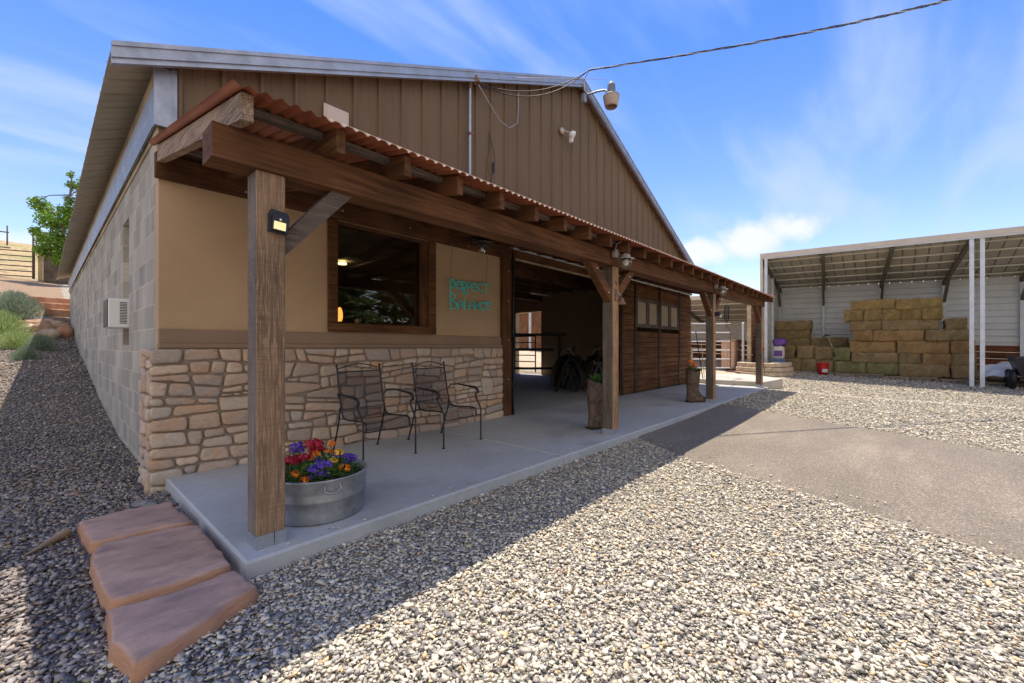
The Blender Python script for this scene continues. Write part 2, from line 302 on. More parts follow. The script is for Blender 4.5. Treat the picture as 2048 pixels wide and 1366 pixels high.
# terrain: gravel in the yard, dry grass on the slopes beyond
m, nt, b = newmat('terrain'); v = coords(nt)
vo = N(nt, 'ShaderNodeTexVoronoi'); vo.inputs['Scale'].default_value = 52; nt.links.new(v, vo.inputs['Vector'])
sp = N(nt, 'ShaderNodeSeparateXYZ'); nt.links.new(vo.outputs['Color'], sp.inputs[0])
vd = N(nt, 'ShaderNodeTexVoronoi'); vd.feature = 'DISTANCE_TO_EDGE'; vd.inputs['Scale'].default_value = 52; nt.links.new(v, vd.inputs['Vector'])
g1 = ramp(nt, sp.outputs[0], GR); g2 = ramp(nt, sp.outputs[0], PB)
edge = ramp(nt, vd.outputs['Distance'], [(0.0, (0.42, 0.42, 0.42)), (0.14, (0.78, 0.78, 0.78))])
s = N(nt, 'ShaderNodeSeparateXYZ'); nt.links.new(v, s.inputs[0])
leftm = mth(nt, 'LESS_THAN', mth(nt, 'ADD', s.outputs[0], mth(nt, 'MULTIPLY', noise(nt, v, 2, 3), 0.3)), 0.1)
g2b = mixc(nt, ramp(nt, noise(nt, v, 1.2, 4), [(0.4, (0.25,)*3), (0.7, (0.75,)*3)]), g2, (0.42, 0.34, 0.25))
ynear = N(nt, 'ShaderNodeMapRange', interpolation_type='SMOOTHSTEP'); nt.links.new(s.outputs[1], ynear.inputs[0]); ynear.inputs[1].default_value = 3; ynear.inputs[2].default_value = 8
g2c = mixc(nt, ynear.outputs[0], g2, g2b)
yb = N(nt, 'ShaderNodeMapRange', interpolation_type='SMOOTHSTEP'); nt.links.new(s.outputs[1], yb.inputs[0]); yb.inputs[1].default_value = 12; yb.inputs[2].default_value = 16; g2c = mixc(nt, yb.outputs[0], g2c, (0.5, 0.36, 0.24))
g = mixc(nt, leftm, g1, g2c); g = mixc(nt, 1, g, edge, 'MULTIPLY')
dust = mixc(nt, ramp(nt, noise(nt, v, 3, 4), [(0.35, (0,)*3), (0.7, (1,)*3)]), (0.52, 0.43, 0.31), (0.6, 0.5, 0.38))
dm = N(nt, 'ShaderNodeMapRange', interpolation_type='SMOOTHSTEP'); nt.links.new(s.outputs[1], dm.inputs[0]); dm.inputs[1].default_value = -1.6; dm.inputs[2].default_value = -0.4
rightm = mth(nt, 'MULTIPLY', mth(nt, 'GREATER_THAN', s.outputs[0], 13.0), dm.outputs[0])
g = mixc(nt, rightm, g, dust)
hill = mixc(nt, ramp(nt, noise(nt, v, 0.35, 6, 0.7), [(0.35, (0,)*3), (0.6, (1,)*3)]), (0.5, 0.36, 0.2), (0.4, 0.32, 0.17))
hill = mixc(nt, ramp(nt, noise(nt, v, 0.09, 5, 0.6), [(0.5, (0,)*3), (0.62, (0.8,)*3)]), hill, (0.2, 0.25, 0.07))
hill = mixc(nt, ramp(nt, noise(nt, v, 1.6, 4, 0.7), [(0.53, (0,)*3), (0.6, (0.85,)*3)]), hill, (0.16, 0.16, 0.09))
hm = N(nt, 'ShaderNodeMapRange', interpolation_type='SMOOTHSTEP'); nt.links.new(mth(nt, 'ADD', s.outputs[1], mth(nt, 'MULTIPLY', noise(nt, v, 0.5), 6)), hm.inputs[0]); hm.inputs[1].default_value = 27; hm.inputs[2].default_value = 33
nt.links.new(mixc(nt, hm.outputs[0], g, hill), b.inputs['Base Color']); b.inputs['Roughness'].default_value = 0.95; b.inputs['Specular IOR Level'].default_value = 0.15
bump(nt, b, vd.outputs['Distance'], 0.8, 0.03)
# glass
def glassmat(name, tint=(1, 1, 1), refl=1.6, rough=0.0):
    m, nt, b = newmat(name); nt.nodes.remove(b)
    t = N(nt, 'ShaderNodeBsdfTransparent'); t.inputs[0].default_value = c4(tint); g = N(nt, 'ShaderNodeBsdfGlossy'); g.inputs['Roughness'].default_value = rough
    f = N(nt, 'ShaderNodeFresnel'); f.inputs[0].default_value = 1.52; ms = N(nt, 'ShaderNodeMixShader')
    nt.links.new(mth(nt, 'MINIMUM', mth(nt, 'MULTIPLY', f.outputs[0], refl), 1.0), ms.inputs[0]); nt.links.new(t.outputs[0], ms.inputs[1]); nt.links.new(g.outputs[0], ms.inputs[2])
    nt.links.new(ms.outputs[0], nt.nodes['Material Output'].inputs[0])
glassmat('window_glass', (0.75, 0.77, 0.75), 2.1); glassmat('globe_glass', (0.95, 0.95, 0.92), 1.6, 0.08)
pbr('door_window_plastic', (0.42, 0.34, 0.25), (0.5, 0.42, 0.33), 4, 0.35)
def emit(name, c, s):
    m, nt, b = newmat(name); b.inputs['Base Color'].default_value = c4(c); b.inputs['Emission Color'].default_value = c4(c); b.inputs['Emission Strength'].default_value = s
emit('salt_lamp_glow', (1.0, 0.35, 0.07), 1.3); emit('ceiling_light_glow', (1.0, 0.75, 0.35), 2.2); emit('solar_lens', (0.85, 0.75, 0.36), 0.25)
emit('strip_light', (0.35, 0.28, 0.22), 0.0)
def hay(name, c1, c2, c3):
    m, nt, b = newmat(name)
    n1 = noise(nt, coords(nt, (18, 60, 60), rot=(0.3, 0.5, 0.2)), 1, 5, 0.75, 1.0); n2 = noise(nt, coords(nt, (60, 20, 70), rot=(0.9, 0.1, 0.6)), 1, 5, 0.75, 1.0); n3 = noise(nt, coords(nt), 3.5, 3)
    c = ramp(nt, mth(nt, 'MULTIPLY', mth(nt, 'ADD', n1, n2), 0.5), [(0.36, c1), (0.5, c2), (0.62, c3)])
    c = mixc(nt, 1, c, ramp(nt, n3, [(0.3, (0.75,)*3), (0.7, (1.15,)*3)]), 'MULTIPLY')
    nt.links.new(c, b.inputs['Base Color']); b.inputs['Roughness'].default_value = 0.95; b.inputs['Specular IOR Level'].default_value = 0.1
    bump(nt, b, n1, 0.9, 0.03)
hay('gold_hay', (0.14, 0.085, 0.028), (0.38, 0.26, 0.095), (0.62, 0.46, 0.21))
hay('brown_hay', (0.11, 0.075, 0.032), (0.32, 0.225, 0.105), (0.56, 0.43, 0.235))
hay('green_hay', (0.08, 0.082, 0.03), (0.25, 0.235, 0.1), (0.45, 0.43, 0.22))
hay('orange_hay', (0.13, 0.07, 0.026), (0.38, 0.23, 0.095), (0.6, 0.42, 0.21))
pbr('red_plastic', (0.42, 0.012, 0.012), (0.5, 0.02, 0.018), 5, 0.45)
pbr('label_white', (0.7, 0.68, 0.7), (0.55, 0.5, 0.55), 60, 0.6)
pbr('purple_bag', (0.1, 0.045, 0.22), (0.17, 0.08, 0.32), 12, 0.5)
pbr('bag_paper', (0.55, 0.48, 0.42), (0.65, 0.58, 0.5), 9, 0.7)
pbr('blue_plastic', (0.14, 0.2, 0.34), (0.18, 0.25, 0.4), 5, 0.5)
pbr('tarp_white', (0.55, 0.57, 0.62), (0.68, 0.7, 0.74), 4, 0.5, bs=7, bstr=0.8, bd=0.05)
pbr('black_mat', (0.02, 0.02, 0.022), None, rough=0.8)
pbr('crate_wood', (0.46, 0.3, 0.2), (0.6, 0.42, 0.3), 4, 0.85, stretch=(1, 1, 4))
pbr('halter_orange', (0.5, 0.08, 0.03), None, rough=0.7)
pbr('saddle_leather', (0.03, 0.018, 0.012), (0.08, 0.045, 0.028), 10, 0.5)
pbr('blanket', (0.035, 0.04, 0.07), (0.1, 0.08, 0.06), 14, 0.9)
pbr('saddle_tan', (0.1, 0.07, 0.05), (0.16, 0.11, 0.08), 8, 0.7)
pbr('rope', (0.5, 0.4, 0.2), None, rough=0.9)
pbr('distant_green', (0.06, 0.1, 0.03), (0.12, 0.17, 0.05), 0.4, 0.95)
M = MATS

# ---------------------------------------------------------------- mesh helpers
class MB:
    def __init__(s): s.v = []; s.f = []; s.sm = []
    def add(s, vs, fs, smooth=False):
        o = len(s.v); s.v += [tuple(map(float, p)) for p in vs]
        for f in fs: s.f.append(tuple(i+o for i in f)); s.sm.append(smooth)
        return s
    def box(s, a, b, mat=None, bev=0.0):
        x0, y0, z0 = (min(a[i], b[i]) for i in range(3)); x1, y1, z1 = (max(a[i], b[i]) for i in range(3))
        if bev > 0:
            e = min(bev, (x1-x0)/3, (y1-y0)/3, (z1-z0)/3); P = []
            for sx, X, dx in ((0, x0, e), (1, x1, -e)):
                for sy, Y, dy in ((0, y0, e), (1, y1, -e)):
                    for sz, Z, dz in ((0, z0, e), (1, z1, -e)):
                        P += [(X, Y+dy, Z+dz), (X+dx, Y, Z+dz), (X+dx, Y+dy, Z)]
            idx = lambda sx, sy, sz, k: ((sx*2+sy)*2+sz)*3+k
            F = [[idx(0, 0, 0, 0), idx(0, 0, 1, 0), idx(0, 1, 1, 0), idx(0, 1, 0, 0)], [idx(1, 0, 0, 0), idx(1, 1, 0, 0), idx(1, 1, 1, 0), idx(1, 0, 1, 0)],
                 [idx(0, 0, 0, 1), idx(1, 0, 0, 1), idx(1, 0, 1, 1), idx(0, 0, 1, 1)], [idx(0, 1, 0, 1), idx(0, 1, 1, 1), idx(1, 1, 1, 1), idx(1, 1, 0, 1)],
                 [idx(0, 0, 0, 2), idx(0, 1, 0, 2), idx(1, 1, 0, 2), idx(1, 0, 0, 2)], [idx(0, 0, 1, 2), idx(1, 0, 1, 2), idx(1, 1, 1, 2), idx(0, 1, 1, 2)]]
            for i in (0, 1):
                for j in (0, 1):
                    F.append([idx(i, j, 0, 0), idx(i, j, 0, 1), idx(i, j, 1, 1), idx(i, j, 1, 0)])
                    F.append([idx(i, 0, j, 0), idx(i, 0, j, 2), idx(i, 1, j, 2), idx(i, 1, j, 0)])
                    F.append([idx(0, i, j, 1), idx(0, i, j, 2), idx(1, i, j, 2), idx(1, i, j, 1)])
                    for k in (0, 1): F.append([idx(i, j, k, 0), idx(i, j, k, 1), idx(i, j, k, 2)])
            if mat is not None: P = [mat @ Vector(p) for p in P]
            return s.add(P, F)
        P = [(x, y, z) for x in (x0, x1) for y in (y0, y1) for z in (z0, z1)]
        if mat is not None: P = [mat @ Vector(p) for p in P]
        return s.add(P, [(0, 1, 3, 2), (4, 6, 7, 5), (0, 4, 5, 1), (2, 3, 7, 6), (0, 2, 6, 4), (1, 5, 7, 3)])
    def prism(s, poly, z0, z1, mat=None):
        n = len(poly); P = [(x, y, z0) for x, y in poly]+[(x, y, z1) for x, y in poly]
        if mat is not None: P = [mat @ Vector(p) for p in P]
        return s.add(P, [tuple(range(n))[::-1], tuple(range(n, 2*n))]+[(i, (i+1) % n, n+(i+1) % n, n+i) for i in range(n)])
    def beam(s, a, b, w, h, up=(0, 0, 1), bev=0.0):
        a = Vector(a); b = Vector(b); d = b-a; L = d.length; X = d.normalized(); Y = Vector(up).cross(X).normalized(); Z = X.cross(Y)
        Mx = Matrix(((X.x, Y.x, Z.x, a.x), (X.y, Y.y, Z.y, a.y), (X.z, Y.z, Z.z, a.z), (0, 0, 0, 1)))
        return s.box((0, -w/2, -h/2), (L, w/2, h/2), Mx, bev)
    def tube(s, pts, r, n=8, cap=True, smooth=True):
        pts = [Vector(p) for p in pts]; rr = r if isinstance(r, (list, tuple)) else [r]*len(pts)
        P = []; prev = None
        for i, p in enumerate(pts):
            t = (pts[min(i+1, len(pts)-1)]-pts[max(i-1, 0)])
            t = t.normalized() if t.length > 1e-9 else Vector((0, 0, 1))
            if prev is None: u = t.orthogonal().normalized()
            else:
                u = prev-t*prev.dot(t); u = u.normalized() if u.length > 1e-6 else t.orthogonal().normalized()
            prev = u; w = t.cross(u)
            for k in range(n):
                a = 2*math.pi*k/n; P.append(p+(u*math.cos(a)+w*math.sin(a))*rr[i])
        F = []
        for i in range(len(pts)-1):
            for k in range(n): F.append((i*n+k, i*n+(k+1) % n, (i+1)*n+(k+1) % n, (i+1)*n+k))
        s.add(P, F, smooth)
        if cap: s.add(P[:n], [tuple(range(n))[::-1]]); s.add(P[-n:], [tuple(range(n))])
        return s
    def lathe(s, c, prof, n=20, smooth=True, axis=(0, 0, 1), ax=1.0, ay=1.0):
        q = Vector((0, 0, 1)).rotation_difference(Vector(axis)); P = []
        for r, z in prof:
            for k in range(n):
                a = 2*math.pi*k/n; P.append(Vector(c)+q @ Vector((r*ax*math.cos(a), r*ay*math.sin(a), z)))
        F = [(i*n+k, i*n+(k+1) % n, (i+1)*n+(k+1) % n, (i+1)*n+k) for i in range(len(prof)-1) for k in range(n)]
        s.add(P, F, smooth)
        if prof[0][0] > 1e-6: s.add(P[:n], [tuple(range(n))[::-1]])
        if prof[-1][0] > 1e-6: s.add(P[-n:], [tuple(range(n))])
        return s
    def ball(s, c, r, n=10, sc=(1, 1, 1), jit=0.0):
        P = []; m = max(4, n//2+1)
        for i in range(m+1):
            th = math.pi*i/m
            for k in range(n):
                a = 2*math.pi*k/n; q = r*(1+(random.uniform(-jit, jit) if jit else 0))
                P.append((c[0]+q*sc[0]*math.sin(th)*math.cos(a), c[1]+q*sc[1]*math.sin(th)*math.sin(a), c[2]+q*sc[2]*math.cos(th)))
        F = [(i*n+k, (i+1)*n+k, (i+1)*n+(k+1) % n, i*n+(k+1) % n) for i in range(m) for k in range(n)]
        return s.add(P, F, True)
    def mesh(s, name, mat):
        me = bpy.data.meshes.new(name); me.from_pydata(s.v, [], s.f); me.polygons.foreach_set('use_smooth', s.sm)
        me.materials.append(M[mat] if isinstance(mat, str) else mat); me.validate(); me.update(); return me
    def build(s, name, mat, parent=None, local=False):
        if parent is not None and not local:
            o = rootloc(parent); s.v = [(x-o[0], y-o[1], z-o[2]) for x, y, z in s.v]
        ob = bpy.data.objects.new(name, s.mesh(name, mat)); COL.objects.link(ob)
        if parent is not None: ob.parent = parent
        return ob
def rootloc(o):
    p = Vector((0, 0, 0))
    while o is not None: p += o.location; o = o.parent
    return p
def tag(o, label=None, cat=None, group=None, kind=None):
    for k, v in (('label', label), ('category', cat), ('group', group), ('kind', kind)):
        if v: o[k] = v
    return o
def thing(name, label, cat, loc=(0, 0, 0), rz=0.0, group=None):
    o = bpy.data.objects.new(name, None); COL.objects.link(o); o.location = loc; o.rotation_euler = (0, 0, rz); o.empty_display_size = 0.2
    return tag(o, label, cat, group)
def single(mb, name, mat, loc, label, cat, group=None):
    mb.v = [(x-loc[0], y-loc[1], z-loc[2]) for x, y, z in mb.v]
    o = bpy.data.objects.new(name, mb.mesh(name, mat)); COL.objects.link(o); o.location = loc
    return tag(o, label, cat, group)
def copy_tree(o, parent=None):
    c = o.copy(); COL.objects.link(c)
    if parent is not None: c.parent = parent; c.matrix_parent_inverse = o.matrix_parent_inverse.copy()
    for ch in [k for k in bpy.data.objects if k.parent == o and k != c]: copy_tree(ch, c)
    return c

# ---------------------------------------------------------------- ground
def ss(x, a, b):
    t = np.clip((x-a)/(b-a), 0, 1); return t*t*(3-2*t)
HY = [-200, -60, -8, 0.3, 2.25, 4.6, 7.1, 9.5, 12, 15, 18, 22, 28, 34, 40, 60, 90, 130, 170, 400]
HZ = [-3, -0.9, -0.12, -0.11, -0.06, 0.13, 0.5, 0.8, 1.15, 1.8, 2.75, 3.55, 4.5, 5.2, 6.1, 9.6, 15.6, 22, 24.5, 30]
def ground(x, y):
    x = np.asarray(x, float); y = np.asarray(y, float)
    left = np.interp(y, HY, HZ)+0.07*np.clip(-x-1.2, 0, 6)*ss(y, 2, 8)
    left = left+0.012*np.sin(x*3.1+y*1.7)+0.01*np.sin(y*4.3-x*2.2)
    front = -0.09+0.065*ss(x, 5.5, 9.5)*ss(y, -4.5, -2.2)
    plane = -0.04+0.034*(y+1.85)+0.08*(np.minimum(x, 21)-15.1); plane = np.where(y > 3, plane+0.05*(y-3), plane)
    plane = np.maximum(plane, -0.45)
    right = front+(plane-front)*ss(x, 11.0, 14.5)
    under = -0.3
    g = np.where(y < 0, right, np.where((x < 12.25), under, right))
    wl = 1-ss(x, -0.02, 0.18)
    g2 = np.where(y > 0, left*wl+g*(1-wl), left*(1-ss(x, -0.6, 0.25))+g*ss(x, -0.6, 0.25))
    behind = ss(y, 15.3, 15.9)*(1-ss(x, 9, 13))
    g2 = g2*(1-behind)+left*behind
    far = ss(y, 40, 110); g2 = g2*(1-far)+np.interp(y, HY, HZ)*far*(1-0.25*ss(x, 40, 200))+(-0.1)*0
    return g2
xs = np.unique(np.concatenate([np.linspace(-400, -40, 25), np.linspace(-40, -8, 30), np.linspace(-8, 22, 151), np.linspace(22, 60, 30), np.linspace(60, 500, 25)]))
ys = np.unique(np.concatenate([np.linspace(-400, -30, 20), np.linspace(-30, -9, 20), np.linspace(-9, 30, 196), np.linspace(30, 100, 60), np.linspace(100, 450, 40)]))
X, Y = np.meshgrid(xs, ys, indexing='ij'); Z = ground(X, Y)
Z += np.where(Y > 32, (np.sin(X*0.13+Y*0.07)*0.5+np.sin(X*0.41-Y*0.23)*0.25)*ss(Y, 32, 60), 0)
# low green hill far to the right
Z += 26*np.exp(-(((X-330)/70)**2+((Y-95)/60)**2))
me = bpy.data.meshes.new('ground'); nx, ny = len(xs), len(ys)
V = np.stack([X, Y, Z], -1).reshape(-1, 3)
ii, jj = np.meshgrid(np.arange(nx-1), np.arange(ny-1), indexing='ij'); a0 = (ii*ny+jj).ravel()
me.from_pydata(V.tolist(), [], np.stack([a0, a0+ny, a0+ny+1, a0+1], 1).tolist()); me.polygons.foreach_set('use_smooth', [True]*len(me.polygons)); me.materials.append(M['terrain'])
go = bpy.data.objects.new('ground', me); COL.objects.link(go); tag(go, kind='structure')

# asphalt drive: a sheet draped 6 mm above the ground
DR = [(8.0, -2.06), (7.55, -3.1), (6.9, -4.3), (6.05, -5.6), (4.2, -9.0), (1.6, -9.0), (2.45, -5.5), (2.8, -4.9), (3.2, -4.15), (3.75, -2.85), (4.3, -2.06)]
def in_poly(x, y, poly):
    x = np.asarray(x); y = np.asarray(y); r = np.zeros(x.shape, bool); n = len(poly)
    for i in range(n):
        x0, y0 = poly[i]; x1, y1 = poly[(i+1) % n]
        if y0 == y1: continue
        c = ((y0 > y) != (y1 > y)) & (x < (x1-x0)*(y-y0)/(y1-y0)+x0); r ^= c
    return r
mb = MB(); near = [(4.3, -2.06), (3.75, -2.85), (3.2, -4.15), (2.8, -4.9), (2.45, -5.5), (1.6, -9.0)]; farp = [(8.0, -2.06), (7.55, -3.1), (6.9, -4.3), (6.5, -4.95), (6.05, -5.6), (4.2, -9.0)]
rows = 70; colsn = 40
def along(pl, y):
    return float(np.interp(-y, [-p[1] for p in pl], [p[0] for p in pl]))
P = []
for i in range(rows+1):
    y = -2.06-6.9*i/rows; xa = along(near, y)+0.035*math.sin(i*1.9)+random.uniform(-.02, .02); xb = along(farp, y)+0.035*math.sin(i*1.3)+random.uniform(-.02, .02)
    for j in range(colsn+1):
        x = xa+(xb-xa)*j/colsn; P.append((x, y, float(ground(x, y))+(0.02 if 0 < j < colsn else -0.005)))
mb.add(P, [(i*(colsn+1)+j, (i+1)*(colsn+1)+j, (i+1)*(colsn+1)+j+1, i*(colsn+1)+j+1) for i in range(rows) for j in range(colsn)], True)
tag(mb.build('driveway', 'asphalt'), kind='structure')

# concrete porch slab and the step at its far end
def slab(name, poly, z0, z1, mat, e=0.012):
    mb = MB(); n = len(poly); cx = sum(p[0] for p in poly)/n; cy = sum(p[1] for p in poly)/n
    ins = [(x+(cx-x)/max(abs(cx-x), .01)*e, y+(cy-y)/max(abs(cy-y), .01)*e) for x, y in poly]
    mb.add([(x, y, z0) for x, y in poly]+[(x, y, z1-e) for x, y in poly]+[(x, y, z1) for x, y in ins],
           [(i, (i+1) % n, n+(i+1) % n, n+i) for i in range(n)]+[(n+i, n+(i+1) % n, 2*n+(i+1) % n, 2*n+i) for i in range(n)]+[tuple(range(2*n, 3*n))])
    return mb
ob = slab('x', [(0.03, -2.06), (2.715, -2.06), (2.715, -0.03), (0.03, -0.03)], -0.35, 0, 'c')
for a, b_ in ((2.723, 6.6), (6.608, 12.0)):
    t = slab('x', [(a, -2.06), (b_, -2.06), (b_, 0.02), (a, 0.02)], -0.35, 0, 'c'); ob.add(t.v, t.f)
tag(ob.build('porch_slab', 'concrete'), kind='structure')
tag(slab('x', [(4.16, 0.024), (12.05, 0.024), (12.05, 10.0), (4.16, 10.0)], -0.2, -0.004, 'c', 0.004).build('barn_floor', 'interior_floor'), kind='structure')
tag(slab('x', [(12.006, -1.98), (13.75, -2.1), (15.2, -0.9), (15.2, 0.2), (12.45, 0.5), (12.27, -0.02), (12.006, -0.02)], -0.35, 0.13, 'c').build('side_path', 'pale_concrete'), kind='structure')

# ---------------------------------------------------------------- gravel stones (uncountable)
def stones(name, pts, size, mat, seed, flat=0.38, elong=1.5):
    r = np.random.default_rng(seed); n = len(pts)
    base = np.array([[x, y, z] for x in (-1, 1) for y in (-1, 1) for z in (-1, 1)], float)
    tris = np.array([(0, 1, 3), (0, 3, 2), (4, 6, 7), (4, 7, 5), (0, 4, 5), (0, 5, 1), (2, 3, 7), (2, 7, 6), (0, 2, 6), (0, 6, 4), (1, 5, 7), (1, 7, 3)])
    P = base[None]*(1-0.85*r.random((n, 8, 3)))
    sz = size*(0.5+0.8*r.random(n)**1.3+1.1*r.random(n)**9)
    sc = np.stack([sz*elong*(0.75+0.5*r.random(n)), sz, sz*flat*(0.7+0.9*r.random(n))], 1)
    P *= sc[:, None, :]*0.5
    az = r.random(n)*2*np.pi; tx = r.normal(0, 0.22, n); ty = r.normal(0, 0.22, n)
    ca, sa = np.cos(az), np.sin(az); cx, sx = np.cos(tx), np.sin(tx); cy, sy = np.cos(ty), np.sin(ty)
    x, y, z = P[..., 0], P[..., 1], P[..., 2]
    y, z = y*cx[:, None]-z*sx[:, None], y*sx[:, None]+z*cx[:, None]
    x, z = x*cy[:, None]+z*sy[:, None], -x*sy[:, None]+z*cy[:, None]
    x, y = x*ca[:, None]-y*sa[:, None], x*sa[:, None]+y*ca[:, None]
    x = x+pts[:, 0, None]; y = y+pts[:, 1, None]; z = z+(pts[:, 2]+sc[:, 2]*0.28+r.random(n)*0.012)[:, None]
    V = np.stack([x, y, z], -1).reshape(-1, 3); F = (tris[None]+(np.arange(n)*8)[:, None, None]).reshape(-1, 3)
    me = bpy.data.meshes.new(name); me.vertices.add(len(V)); me.vertices.foreach_set('co', V.ravel().astype(np.float32))
    me.loops.add(len(F)*3); me.loops.foreach_set('vertex_index', F.ravel().astype(np.int32)); me.polygons.add(len(F))
    me.polygons.foreach_set('loop_start', (np.arange(len(F))*3).astype(np.int32)); me.polygons.foreach_set('loop_total', np.full(len(F), 3, np.int32))
    me.update(calc_edges=True)
    a = me.attributes.new('tone', 'FLOAT', 'POINT'); a.data.foreach_set('value', np.repeat(r.random(n), 8).astype(np.float32))
    me.materials.append(M[mat]); o = bpy.data.objects.new(name, me); COL.objects.link(o); tag(o, kind='stuff'); return o
def scatter(x0, x1, y0, y1, dens, keep, seed):
    r = np.random.default_rng(seed); n = int((x1-x0)*(y1-y0)*dens)
    x = r.uniform(x0, x1, n); y = r.uniform(y0, y1, n); k = keep(x, y); x, y = x[k], y[k]
    return np.stack([x, y, ground(x, y)], 1)
yw = R(YAW)
def view(x, y, d0, d1, m=1.45):
    dx, dy = x-CX, y-CY; d = dx*math.cos(yw)+dy*math.sin(yw); l = dx*math.sin(yw)-dy*math.cos(yw)
    return (d > d0) & (d <= d1) & (np.abs(l) < d*m+0.25)
STEPA = [(-0.50, -0.58), (0.02, -0.58), (0.02, -2.28), (-0.42, -2.47)]
def openg(x, y):
    return (y < -2.065) & ~in_poly(x, y, DR) & ~in_poly(x, y, STEPA) | (x > 12.02) & (y < -2.1) | (x > 13.6) & (y < -1.9)
def wob(x, y): return 0.22*np.sin(y*2.3)+0.1*np.sin(y*7+x)
isl = lambda x, y: x < 0.02+wob(x, y)*(y < -2.4)
def kr(d0, d1): return lambda x, y: view(x, y, d0, d1) & openg(x, y) & ~((x < 0.03) & (y > -2.1)) & ~(x < -0.55)
def kl(d0, d1): return lambda x, y: view(x, y, d0, d1) & (((x < 0.02) & (y < -0.1)) | ((x < -0.01) & (y >= -0.1))) & ~in_poly(x, y, STEPA) & ~((x > -0.12) & (y > -0.12) & (y < 0.4)) & ((y > -2.3) | (x < -0.5))
st = np.concatenate([scatter(-0.6, 5, -6, -2.06, 6200, kr(0.7, 2.6), 1), scatter(-0.6, 9, -9, -2.06, 3600, kr(2.6, 5.2), 2)])
stones('gravel', st, 0.0155, 'crushed_stone', 3)
stones('gravel', scatter(0, 17, -10, -0.9, 1300, kr(5.2, 10.5), 4), 0.021, 'crushed_stone', 5)
stones('gravel', scatter(8, 18, -9, -0.9, 500, kr(10.5, 15), 6), 0.028, 'crushed_stone', 7)
stones('gravel', np.concatenate([scatter(-5, 0.1, -5, 1.5, 3400, kl(0.7, 3.6), 8), scatter(-7, 0, -3, 6, 1900, kl(3.6, 6.5), 9)]), 0.0185, 'pebble_stone', 10, flat=0.55, elong=1.35)
stones('gravel', scatter(-9, 0, -1, 15, 600, kl(6.5, 14), 11), 0.025, 'pebble_stone', 12, flat=0.55)

_r = np.random.default_rng(77); n_ = 420; k_ = _r.integers(0, 3, n_)
xx_ = np.where(k_ == 0, _r.uniform(0.1, 6, n_), 0.0); yy_ = -2.05+np.abs(_r.normal(0, 0.05, n_)); zz0 = np.zeros(n_)
tt_ = _r.random(n_); yd = -2.1-6.5*tt_
xn = np.array([along(near, y) for y in yd])+np.abs(_r.normal(0, 0.16, n_)); xf_ = np.array([along(farp, y) for y in yd])-np.abs(_r.normal(0, 0.16, n_))
xx_ = np.where(k_ == 1, xn, np.where(k_ == 2, xf_, xx_)); yy_ = np.where(k_ > 0, yd, yy_); zz0 = np.where(k_ > 0, ground(xx_, yy_)+0.018, 0.0)
stones('gravel', np.stack([xx_, yy_, zz0], 1)[(k_ > 0) | (_r.random(n_) < 0.35)], 0.016, 'crushed_stone', 78)
# ---------------------------------------------------------------- stone veneer
def clip(poly, a, b, c):
    out = []; n = len(poly)
    for i in range(n):
        p, q = poly[i], poly[(i+1) % n]; dp = a*p[0]+b*p[1]-c; dq = a*q[0]+b*q[1]-c
        if dp <= 0: out.append(p)
        if dp*dq < 0: t = dp/(dp-dq); out.append((p[0]+t*(q[0]-p[0]), p[1]+t*(q[1]-p[1])))
    return out
def stone_cells(u0, u1, v0, v1, seed, asp=1.0, h=0.235):
    r = random.Random(seed); rows = [v0]
    while rows[-1] < v1-0.05: rows.append(min(v1, rows[-1]+h*r.uniform(0.7, 1.25)))
    if v1-rows[-2] < 0.07: rows.pop(-2)
    ph = [(r.uniform(0, 6), r.uniform(0, 6), r.uniform(2.2, 4), r.uniform(7, 10)) for _ in rows]
    def B(k, u): return rows[k] if k in (0, len(rows)-1) else rows[k]+0.022*math.sin(ph[k][2]*u+ph[k][0])+0.011*math.sin(ph[k][3]*u+ph[k][1])
    cells = []
    def split(p, ax, depth=0):
        if len(p) < 3: return
        us = [q[0] for q in p]; vs = [q[1] for q in p]; w = max(us)-min(us); hh = max(vs)-min(vs); cu = (max(us)+min(us))/2; cv = (max(vs)+min(vs))/2
        if hh > 0.165 and (r.random() < 0.78 or w > 0.34) and depth < 3:
            t = r.uniform(-.16, .16)*hh; a = r.uniform(-.16, .16); c_ = a*cu+cv+t
            split(clip(p, a, 1, c_), 1, depth+1); split(clip(p, -a, -1, -c_), 1, depth+1)
        elif depth < 5 and (w > 0.42 or (w > 0.27 and r.random() < 0.35) or w > 3.6*hh):
            t = r.uniform(-.2, .2)*w; a = r.uniform(-.35, .35); c_ = cu+t+a*cv
            split(clip(p, 1, a, c_), 0, depth+1); split(clip(p, -1, -a, -c_), 0, depth+1)
        else: cells.append(p)
    for k in range(len(rows)-1):
        u = u0; sl0 = 0
        while u < u1-0.01:
            w = r.uniform(0.22, 0.55)*asp; nu_ = u+w
            if u1-nu_ < 0.12*asp: nu_ = u1
            sl = 0 if nu_ >= u1 else r.uniform(-.03, .03); n = 3; bot = [(u-sl0+(nu_-sl-u+sl0)*i/n) for i in range(n+1)]; top = [(u+sl0+(nu_+sl-u-sl0)*i/n) for i in range(n+1)]
            split([(x, B(k, x)) for x in bot]+[(x, B(k+1, x)) for x in reversed(top)], 1); u = nu_; sl0 = sl
    return cells
